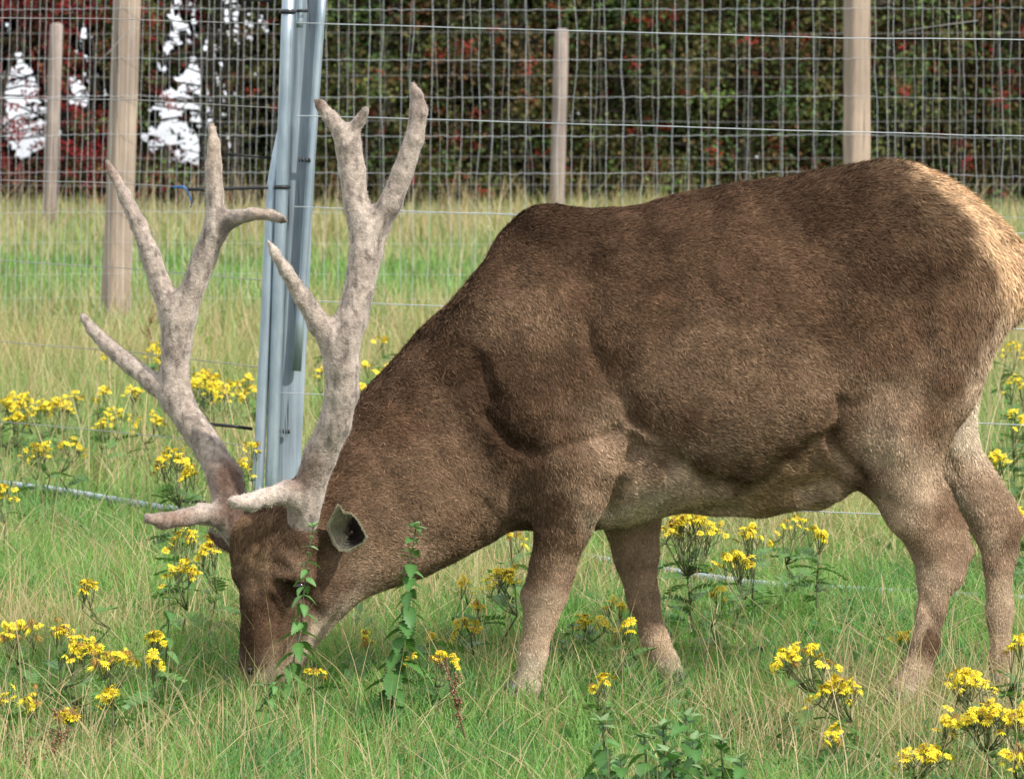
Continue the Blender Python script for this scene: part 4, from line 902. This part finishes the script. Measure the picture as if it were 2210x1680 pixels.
def cup_ear():
    rim = np.array([(704, 1150), (706, 1132), (720, 1110), (734, 1089), (745, 1098), (758, 1108), (772, 1122), (784, 1140), (790, 1158), (782, 1172), (764, 1178), (750, 1191), (733, 1186), (716, 1174)], float)
    dep = np.array([11.925, 11.915, 11.905, 11.89, 11.885, 11.875, 11.865, 11.86, 11.86, 11.87, 11.885, 11.895, 11.905, 11.92])
    rim = rim + np.random.default_rng(3).normal(0, 2.2, rim.shape); n = len(rim); cen = np.array([762., 1147.]); V = []; C = []; nr = 7
    for shell in (0, 1):
        for k in range(nr):
            t = k / (nr - 1)
            for (a, b), y in zip(rim, dep):
                q = np.array([a, b]) * (1 - t) + (cen + (np.array([a, b]) - cen) * .12) * t
                yy = y + .055 * math.sin(t * math.pi / 2) + shell * (.005 + .012 * (t > 0))
                if shell: q = q + (np.array([a, b]) - cen) * .05
                V.append(P(q[0], q[1], yy))
                if shell: c = np.array([.12, .075, .05])
                else:
                    pale = np.array([.40, .36, .26]); dk = np.array([.03, .022, .02]); w = np.clip((q[0] - 744) / 12 + t * .25 - max(0, (q[1] - 1165) / 20), 0, 1)
                    c = pale * (1 - w) + dk * w
                    if k == 0: c = np.array([.46, .42, .28])
                C.append(c)
    V = np.array(V); C = np.array(C); Qq = []; m = nr * n
    for k in range(nr - 1):
        for j in range(n):
            a, b = k * n + j, k * n + (j + 1) % n; Qq.append([a, b, b + n, a + n]); Qq.append([m + a + n, m + b + n, m + b, m + a])
    for j in range(n): Qq.append([j, m + j, m + (j + 1) % n, (j + 1) % n])
    o = wpart('ear', make_mesh('ear', V, np.array(Qq), [M['ear']], C, True), deer)
    r2 = np.random.default_rng(97); kk = 6500; j = np.where(r2.random(kk) < .4, r2.integers(0, n, kk), r2.integers(0, m, kk)); r3 = r2.random(kk)[:, None]
    jn = (j // n) * n + (j % n + 1) % n; b = V[j] * r3 + V[jn] * (1 - r3)
    d = np.array([.1, -.6, .2]) + r2.normal(0, .55, (kk, 3)); d /= np.linalg.norm(d, axis=1)[:, None]
    s_ = np.cross(d, r2.normal(0, 1, (kk, 3))); s_ /= np.linalg.norm(s_, axis=1)[:, None]; L2 = np.where(j < n, r2.uniform(.002, .006, kk), r2.uniform(.004, .011, kk))[:, None]
    tag(link('ear_hair', make_mesh('ear_hair', np.stack([b - s_ * .0006, b + s_ * .0006, b + d * L2], 1).reshape(-1, 3), np.arange(3 * kk).reshape(-1, 3), [M['fur']], np.repeat(C[j] * r2.uniform(.7, 1.3, (kk, 1)), 3, 0)), o), kind='stuff')
cup_ear()
ear(P(520, 1165, 12.09), P(448, 1150, 12.16), [-.2, .6, .8], .105, .030, (.25, .2, .15), (.15, .10, .08))
# eyes and nostril
def ball(name, c, r, mat, sc=(1, 1, 1)):
    th, ph = np.meshgrid(np.linspace(0, math.pi, 9), np.linspace(0, 2 * math.pi, 13)[:-1], indexing='ij')
    Vb = np.stack([np.sin(th) * np.cos(ph), np.sin(th) * np.sin(ph), np.cos(th)], -1).reshape(-1, 3) * r * np.array(sc) + c
    Qb = [[i * 12 + j, (i + 1) * 12 + j, (i + 1) * 12 + (j + 1) % 12, i * 12 + (j + 1) % 12] for i in range(8) for j in range(12)]
    return wpart(name, make_mesh(name, Vb, np.array(Qb), [mat], smooth=True), deer)
def surf(u, v, r=7):
    m = (U_ - u) ** 2 + (V_ - v) ** 2 < r * r; return float(V[m, 1].min()) if m.any() else 11.95
ball('eye', P(645, 1264, surf(645, 1264) + .011), .0165, M['eye'], (1.15, .9, .8)); ball('eye', P(514, 1246, 12.0), .014, M['eye'])
ball('nostril', P(540, 1446, surf(540, 1446) + .008), .010, M['eye'], (.8, .7, 1.1))
# ------------------------------------------------------------------ ragwort
def flower_mesh(rad, seed, droop, pm='petal', dm='disc'):
    r2 = np.random.default_rng(seed); V = []; Fq = []; mi = []; n = 13
    for k in range(n):
        a = k / n * 2 * math.pi + r2.normal(0, .06); L_ = rad * r2.uniform(.85, 1.08); w = rad * .12; c, s = math.cos(a), math.sin(a); b = len(V)
        z1 = -droop * rad * r2.uniform(.3, 1.4)
        V += [(c * rad * .3, s * rad * .3, .001), (c * L_ * .68 - s * w, s * L_ * .68 + c * w, z1 * .3 + .001), (c * L_, s * L_, z1), (c * L_ * .68 + s * w, s * L_ * .68 - c * w, z1 * .3 + .001)]
        Fq.append([b, b + 3, b + 2, b + 1]); mi.append(0)
    b = len(V); m = 7
    for rr, z in ((.36, .0), (.26, .13)):
        for k in range(m): a = k / m * 2 * math.pi; V.append((math.cos(a) * rad * rr, math.sin(a) * rad * rr, z * rad + .001))
    for k in range(m): Fq.append([b + k, b + (k + 1) % m, b + m + (k + 1) % m, b + m + k]); mi.append(1)
    Fq2 = [np.array(Fq), np.array([[b + m + k for k in range(m)]])]; mi.append(1)
    return make_mesh('flower_head', np.array(V), Fq2, [M[pm], M[dm]], mat_idx=mi)
M['petal_brown'] = flat_mat('ragwort_withered', (.30, .17, .03), .8, var=.4, scale=50)
M['disc_brown'] = flat_mat('ragwort_seed', (.16, .09, .04), .9, var=.3)
FLWB = [flower_mesh(.011, 7, 1.6, 'petal_brown', 'disc_brown'), flower_mesh(.009, 8, 2.2, 'petal', 'disc_brown')]
FLW = [flower_mesh(.0138, 1, .2), flower_mesh(.0128, 2, .45), flower_mesh(.012, 3, .8), flower_mesh(.0146, 4, .1)]
def pinnate(L_, W_, seed, col):
    r2 = np.random.default_rng(seed); V = []; T_ = []; C = []
    n = 6
    for k in range(n):
        t0, t1 = k / n, (k + .8) / n; w = W_ * math.sin(math.pi * (k + .9) / (n + .6)) ** .7
        zf = lambda t: -.35 * L_ * t * t
        for s in (-1, 1):
            b = len(V); V += [(L_ * t0, 0, zf(t0)), (L_ * (t1 + .10), s * w * r2.uniform(.8, 1.2), zf(t1) + .004), (L_ * t1, 0, zf(t1)), (L_ * (t0 + .05), s * w * .55, zf(t0) + .003)]
            T_ += [[b, b + 3, b + 1], [b, b + 1, b + 2]] if s > 0 else [[b, b + 1, b + 3], [b, b + 2, b + 1]]
    b = len(V); V += [(0, -.002, 0), (0, .002, 0), (L_, 0, zf(1))]; T_.append([b, b + 1, b + 2])
    C = np.tile(np.array(col), (len(V), 1)) * r2.uniform(.85, 1.15, (len(V), 1))
    return make_mesh('leaf', np.array(V), np.array(T_), [M['leaf']], C)
PIN = [pinnate(.075, .026, 1, (.10, .21, .05)), pinnate(.055, .020, 2, (.12, .23, .055)), pinnate(.09, .030, 3, (.09, .19, .05))]
STEMC = np.array([.13, .15, .06])
def ragwort(u, v, H, spread, nh, label, group=None, y=None, faded=0.0, seed=0):
    """u, v: sheet place of the middle of its flower mass; spread: half width in sheet px"""
    fade = .6 if any(w in label for w in ('brown', 'fade', 'wither', 'dull')) else .10; r2 = np.random.default_rng(seed + 1000); nh = int(nh * 2.1) + 1
    if y is None: y = y_for(v, H)
    c = P(u, v, y); z0 = gz1(c[0], c[1]); H = max(.09, c[2] - z0)
    t = thing('ragwort', (float(c[0]), float(y), z0), label, 'flower', group)
    R_ = spread / ppm(y); mb = MB(); heads = []
    lean = r2.normal(0, .03, 2); node = np.array([lean[0], lean[1], H * .55])
    mb.tube(np.array([[lean[0] * -1, lean[1] * -1, -.02], [0, 0, H * .3], node]), [.0035, .003, .0025], 5, STEMC)
    nb = max(2, nh // 5); br = []
    for k in range(nb):
        a = r2.uniform(0, 6.28); q = math.sqrt(r2.random()); e = np.array([math.cos(a) * R_ * q * .9, math.sin(a) * R_ * q * .6, H * r2.uniform(.68, .86)])
        mid = (node + e) / 2 + [0, 0, -.01]; mb.tube(np.array([node, mid, e]), [.0022, .0018, .0014], 4, STEMC); br.append(e)
    for k in range(nh):
        e = br[k % nb]; a = r2.uniform(0, 6.28); q = math.sqrt(r2.random()) * max(.02, R_ * .75)
        h = e + [math.cos(a) * q, math.sin(a) * q * .8, 0]; h[2] = H * (1.02 - .16 * (np.hypot(h[0], h[1]) / (R_ + .01)) ** 2) + r2.normal(0, .009)
        mb.tube(np.array([e, (e + h) / 2 + [0, 0, -.004], h]), [.0012, .001, .001], 3, STEMC, cap=False); heads.append(h)
    link('stem', mb.mesh('stem', [M['leaf']]), t)
    for k in range(int(3 + H * 14) if H < .28 else int(6 + H * 44)):
        a = r2.uniform(0, 6.28); z = H * r2.uniform(.08, .72); link('leaf', PIN[k % 3], t, (0, 0, z), (r2.normal(0, .3), r2.uniform(-.7, .1), a), (1.0,) * 3)
    rots = [(r2.normal(0, .38) + .38, r2.normal(0, .4), r2.uniform(0, 6.28)) for _ in heads]
    if y < 16.2:
        for k, (h, ro) in enumerate(zip(heads, rots)): link('flower_head', FLWB[k % 2] if r2.random() < fade else FLW[k % 4], t, tuple(h), ro, (r2.uniform(.85, 1.15),) * 3)
    else:
        me = FLW[seed % 4]; vv = np.array([q.co[:] for q in me.vertices]); fs = [list(q.vertices) for q in me.polygons]; mi = [q.material_index for q in me.polygons]
        Va = []; F4 = []; F7 = []; m4 = []
        for h, ro in zip(heads, rots):
            Rm = np.array(Matrix.Rotation(ro[2], 3, 'Z') @ Matrix.Rotation(ro[1], 3, 'Y') @ Matrix.Rotation(ro[0], 3, 'X')); b = sum(len(q) for q in Va)
            Va.append(vv @ Rm.T * 1.0 + h); F4 += [[i + b for i in f] for f in fs if len(f) == 4]; m4 += [m for f, m in zip(fs, mi) if len(f) == 4]; F7 += [[i + b for i in f] for f in fs if len(f) == 7]
        tag(link('flower_heads', make_mesh('flower_heads', np.concatenate(Va), [np.array(F4), np.array(F7)], [M['petal'], M['disc']], mat_idx=m4 + [1] * len(F7)), t), kind='stuff')
    return t
RW = [ # u, v, height, half-spread px, heads, label
    (1490, 1118, .42, 68, 46, 'big bright ragwort clump in full flower under the stag\'s chest', 13.35), (1585, 1200, .32, 46, 20, 'lower ragwort in flower below the bright clump under the stag', 13.25), (1622, 1140, .36, 34, 12, 'small ragwort head beside the bright clump under the stag\'s belly', 13.6),
    (1718, 1118, .34, 40, 12, 'ragwort flowering under the middle of the stag\'s belly', 14.0), (1762, 1150, .3, 20, 6, 'ragwort with a small flower cluster just before the stag\'s hind legs', 13.6), (1550, 1276, .18, 18, 5, 'single low ragwort sprig under the tall clump', 12.9),
    (1088, 1232, .26, 46, 20, 'ragwort flowering tight against the front of the stag\'s near foreleg', 13.0), (1000, 1256, .22, 18, 5, 'thin ragwort sprig under the stag\'s throat', None), (1030, 1297, .18, 14, 4, 'low ragwort sprig between throat and foreleg', None), (1004, 1342, .2, 28, 8, 'loose ragwort plant under the stag\'s neck', None),
    (925, 1362, .2, 14, 3, 'single ragwort flower beside the tall nettle', 12.6), (955, 1412, .18, 24, 7, 'ragwort with open flowers right of the tall nettle', 11.9), (880, 1422, .18, 24, 6, 'ragwort flowers behind the foot of the tall nettle', 12.1), (790, 1366, .2, 18, 4, 'faded ragwort sprig under the stag\'s jaw', 12.5), (675, 1440, .14, 20, 4, 'ragwort sprig hidden in grass beside the stag\'s chin', 11.9),
    (1110, 1150, .3, 26, 5, 'dull ragwort behind the stag\'s chest', 13.6),
    (1278, 1334, .24, 36, 13, 'ragwort flowering between the stag\'s forelegs', 12.75), (1325, 1296, .24, 20, 6, 'ragwort touching the stag\'s far foreleg', 12.9), (1352, 1342, .2, 14, 4, 'small ragwort in front of the stag\'s far knee', 12.2), (1310, 1462, .14, 24, 6, 'low ragwort in the grass between the forelegs', 11.6),
    (1735, 1400, .24, 60, 26, 'wide loose ragwort in front of the stag\'s hind legs', 11.55), (1806, 1478, .2, 50, 24, 'dense low ragwort at the near hind hoof', 11.3), (1948, 1366, .2, 22, 7, 'ragwort showing beside the stag\'s near hind shank', 12.6),
    (2082, 1458, .24, 56, 30, 'full ragwort head between the stag\'s hind feet', 11.2), (2140, 1530, .24, 62, 40, 'heaviest ragwort clump beside the stag\'s hind feet', 10.85), (2050, 1548, .2, 26, 9, 'ragwort side head left of the heaviest clump', 10.9), (2000, 1622, .18, 48, 22, 'ragwort with orange centred flowers below the heaviest clump', 10.7), (2190, 1625, .18, 34, 14, 'ragwort below the heaviest clump, partly brown', 10.65), (2198, 1540, .2, 30, 14, 'bright ragwort crowding the heaviest clump', 10.8),
    (2198, 1385, .3, 24, 9, 'ragwort beside the far hind shank', 11.5), (2190, 1100, .36, 24, 8, 'ragwort behind the stag\'s hock', 14.2), (2150, 985, .4, 34, 14, 'ragwort behind the gap of the stag\'s hind legs', None), (2190, 895, .4, 30, 12, 'ragwort flowering below the stag\'s tail beside the wire', None), (2190, 820, .4, 26, 10, 'ragwort in the far grass past the stag\'s tail', None), (2185, 742, .4, 20, 8, 'smallest far ragwort past the stag\'s rump', None),
    (1790, 1560, .1, 16, 3, 'tiny ragwort sprig low in the short grass', 11.1), (1800, 1592, .1, 22, 4, 'tiny ragwort pair low in the short grass', 11.0),
    (375, 978, .42, 40, 24, 'ragwort in full flower beside the far antler', 15.0), (412, 1012, .36, 22, 9, 'small ragwort head below the bloom by the far antler', 14.9), (400, 1150, .3, 32, 10, 'ragwort just under the stag\'s brow tine', 13.6), (455, 1172, .26, 24, 12, 'ragwort close before the stag\'s forehead', 13.2), (393, 1222, .24, 34, 14, 'ragwort flat topped in front of the stag\'s eye', 13.0),
    (195, 1256, .24, 24, 9, 'ragwort sprig standing alone in the pale stems', 12.7), (60, 1345, .22, 44, 13, 'browning ragwort among the straw', 12.0), (130, 1352, .2, 24, 8, 'withering ragwort next to the browning one', 12.0), (180, 1390, .22, 44, 22, 'spreading yellow ragwort in the grass before the muzzle', 11.7), (250, 1410, .2, 50, 18, 'half faded ragwort trailing towards the muzzle', 11.6), (335, 1370, .22, 24, 9, 'ragwort near the thin nettle', 11.8), (328, 1418, .18, 18, 6, 'short ragwort at the thin nettle\'s foot', 11.6),
    (242, 1492, .16, 18, 7, 'small round ragwort in the green grass', 11.3), (72, 1512, .16, 24, 10, 'bright ragwort beside the brown dock stalk', 11.2), (145, 1536, .15, 26, 10, 'ragwort just below the brown dock stalk', 11.1), (14, 1496, .16, 16, 5, 'ragwort with few flowers past the brown dock stalk', 11.3), (15, 1355, .2, 14, 4, 'ragwort sprig beyond the browning ragwort', 12.2), (8, 1052, .36, 28, 14, 'orange tinged ragwort at the end of the pipe', 15.2),
    (850, 790, .42, 30, 10, 'ragwort behind the stag\'s neck crest', None), (780, 838, .42, 24, 8, 'ragwort between antler and neck crest', None), (545, 960, .4, 20, 7, 'ragwort at the foot of the galvanised tubes', 15.6), (520, 1000, .3, 22, 8, 'low ragwort below the strap on the tubes', 15.0)]
for i, (a, b, h, sp, nh, lab, yy) in enumerate(RW): ragwort(a, b, h, sp, nh, lab, None, yy, seed=i)
r3 = np.random.default_rng(8); i = 100
for (uc, vc, du, dv, n, lab, grp) in [(70, 872, 90, 26, 14, 'ragwort in the yellow drift beyond the pipe', 'ragwort drift beyond the pipe'), (125, 960, 60, 14, 3, 'orange yellow ragwort between pipe and drift', 'orange ragwort near the pipe'), (475, 830, 75, 30, 15, 'ragwort in the drift behind the galvanised tubes', 'ragwort drift behind the tubes'),
                                        (300, 880, 110, 40, 6, 'thin ragwort scattered between the two yellow drifts', 'ragwort between the drifts'), (290, 745, 90, 20, 5, 'small ragwort at the foot of the square timber post', 'ragwort at the timber post'), (760, 760, 80, 60, 5, 'faint ragwort in the long grass between antlers and neck', 'ragwort past the antlers')]:
    for k in range(n):
        a = uc + r3.uniform(-1, 1) * du; b = vc + r3.uniform(-1, 1) * dv; ragwort(a, b, .26, r3.uniform(16, 34), int(r3.integers(5, 12)), lab, grp, seed=i); i += 1

# ------------------------------------------------------------------ nettles
def nettle_leaf(L_, W_, seed, col):
    r2 = np.random.default_rng(seed); n = 8; V = []; T_ = []
    for k in range(n + 1):
        t = k / n; V.append((L_ * t, 0, -.30 * L_ * t * t))
    for s in (-1, 1):
        for k in range(n):
            t = (k + .35) / n; w = W_ * (math.sin(math.pi * t ** .72) ** .8) * (1 - .25 * t); b = len(V)
            V += [(L_ * (t + .02), s * w * .78, -.30 * L_ * t * t + w * .28), (L_ * (t + .085), s * w * 1.05, -.30 * L_ * (t + .08) ** 2 + w * .30)]
            f = [[k, b, b + 1], [k, b + 1, k + 1]]
            if k: f.append([k, b - 1, b])
            T_ += f if s < 0 else [q[::-1] for q in f]
    C = np.tile(np.array(col), (len(V), 1)); C[:n + 1] *= 1.35
    return make_mesh('leaf', np.array(V), np.array(T_), [M['leaf']], C * r2.uniform(.9, 1.1, (len(V), 1)))
NL = [nettle_leaf(.062, .019, 1, (.08, .18, .042)), nettle_leaf(.05, .016, 2, (.095, .21, .06)), nettle_leaf(.036, .011, 3, (.16, .25, .11)), nettle_leaf(.07, .023, 4, (.062, .15, .038))]
def nettle(pl, y, label, group=None, sc=1.0, step=.028, seed=0, dark=False):
    r2 = np.random.default_rng(seed + 300)
    pts = np.array([P(a, b, y) for a, b in pl]); base = pts[-1].copy(); base[2] = gz1(base[0], base[1]) - .02
    if pts[-1][2] > base[2] + .03: pts = np.vstack([pts, base])
    pts = pts[::-1]; root = pts[0].copy(); t = thing('nettle', tuple(root), label, 'nettle', group); pts = pts - root
    L_ = np.concatenate([[0], np.cumsum(np.linalg.norm(np.diff(pts, axis=0), axis=1))]); ss = np.linspace(0, L_[-1], 12)
    path = np.stack([np.interp(ss, L_, pts[:, k]) for k in range(3)], 1)
    link('stem', MB().tube(path, np.linspace(.0034, .0016, 12) * sc, 6, np.array([.10, .125, .06])).mesh('stem', [M['leaf']], True), t)
    s = L_[-1] * .12; k = 0
    while s < L_[-1]:
        p = np.array([np.interp(s, L_, pts[:, q]) for q in range(3)]); f = s / L_[-1]; a0 = k * math.pi / 2 + r2.normal(0, .25)
        for sgn in (0, 1):
            big = (1.1 - .55 * max(0, f - .45) / .55) * sc * r2.uniform(.85, 1.15); me = NL[3 if dark and k % 2 else (0 if f < .55 else (1 if f < .88 else 2))]
            link('leaf', me, t, tuple(p), (r2.normal(0, .25), r2.uniform(.05, .65) if f < .85 else r2.uniform(-.7, .1), a0 + sgn * math.pi + r2.normal(0, .2)), (big,) * 3)
        s += step * sc * (1.15 - .55 * f); k += 1
    for q in range(5):
        link('leaf', NL[2], t, tuple(pts[-1]), (r2.normal(0, .2), r2.uniform(-1.0, -.2), q * 1.257 + r2.normal(0, .2)), (.75 * sc,) * 3)
    return t
nettle([(676, 1138), (664, 1200), (655, 1280), (648, 1360), (630, 1440), (600, 1510)], 11.74, 'tall green nettle standing right in front of the stag\'s face', seed=1, step=.030, sc=.95)
nettle([(897, 1138), (886, 1210), (878, 1300), (868, 1400), (845, 1490)], 11.78, 'tall nettle standing in front of the stag\'s throat', seed=2, dark=True, sc=1.05, step=.022)
nettle([(366, 1268), (364, 1340), (358, 1420), (350, 1500)], 11.85, 'thin dull nettle standing apart before the stag\'s brow tine', seed=3, sc=.85, step=.05, dark=True)
nettle([(560, 1478), (600, 1470), (560, 1530), (535, 1570)], 11.45, 'leaning nettle shoot at the stag\'s lips', seed=4, sc=.8)
for k, (a, b, yy, lab) in enumerate([(1480, 1548, 10.55, 'largest nettle in the low patch before the forelegs'), (1390, 1590, 10.5, 'nettle in the low patch, leaning to the forelegs'), (1300, 1562, 10.6, 'dull nettle at the edge of the low patch'), (1555, 1600, 10.5, 'nettle at the hind leg end of the low patch'), (1445, 1625, 10.4, 'dark nettle in front of the low patch'), (1520, 1660, 10.35, 'shortest nettle in front of the low patch'), (1340, 1640, 10.4, 'pale nettle low in front of the patch'), (1430, 1572, 10.6, 'leafy nettle crowding the middle of the low patch'), (1600, 1640, 10.45, 'side shoot nettle past the low patch'), (1495, 1600, 10.45, 'broad leaved nettle in the thick of the low patch')]):
    nettle([(a, b), (a + 4, b + 50), (a + 8, b + 200)], yy, lab, None, 1.35, .020, 10 + k, True)
for k, (a, b, yy, lab) in enumerate([(1236, 1352, 12.5, 'dark weed growing behind the near foreleg'), (1212, 1390, 12.45, 'dark low weed between the forelegs')]):
    nettle([(a, b), (a, b + 50), (a - 4, b + 110)], yy, lab, None, 1.0, .024, 30 + k, True)
# ------------------------------------------------------------------ dry dock stalks
M['dock'] = attr_mat('dock_seed', .85, .1)
def dock(pl, y, label, seed):
    r2 = np.random.default_rng(seed); pts = np.array([P(a, b, y) for a, b in pl]); base = pts[-1].copy(); base[2] = gz1(base[0], base[1]) - .01
    pts = np.vstack([pts, base])[::-1]; root = pts[0].copy(); pts = pts - root; t = thing('dock_stalk', tuple(root), label, 'weed'); mb = MB()
    mb.tube(pts, np.linspace(.003, .0012, len(pts)), 5, (.13, .07, .045)); tips = []
    for k in range(7):
        f = r2.uniform(.35, 1); L_ = np.linspace(0, 1, len(pts)); p = np.array([np.interp(f, L_, pts[:, q]) for q in range(3)]); e = p + [r2.normal(0, .025), r2.normal(0, .02), r2.uniform(.015, .05)]
        mb.tube(np.array([p, (p + e) / 2, e]), .0012, 4, (.15, .08, .05)); tips.append((p, e))
    link('stem', mb.mesh('stem', [M['dock']]), t)
    n = 140; V = []; C = []
    for k in range(n):
        p, e = tips[k % 7]; c = p + (e - p) * r2.random() + r2.normal(0, .006, 3); V.append(c + OCT * r2.uniform(.0018, .004)); C.append(np.tile(np.array((.22, .12, .07)) * r2.uniform(.6, 1.5), (6, 1)))
    tag(link('seeds', make_mesh('seeds', np.concatenate(V), (OCF[None] + (np.arange(n) * 6)[:, None, None]).reshape(-1, 3), [M['dock']], np.concatenate(C)), t), kind='stuff')
dock([(962, 1432), (972, 1480), (990, 1540), (1003, 1590)], 11.4, 'dry brown dock stalk standing before the near foreleg', 1)
dock([(130, 1550), (124, 1600), (112, 1660)], 10.95, 'brown branching dock stalk beside two ragworts', 2)
dock([(48, 1630), (52, 1660), (58, 1690)], 10.7, 'short brown dock stalk beside the taller one', 3)
dock([(325, 690), (322, 730), (318, 780)], 22.0, 'brown seeding dock right at the timber post\'s foot', 4)
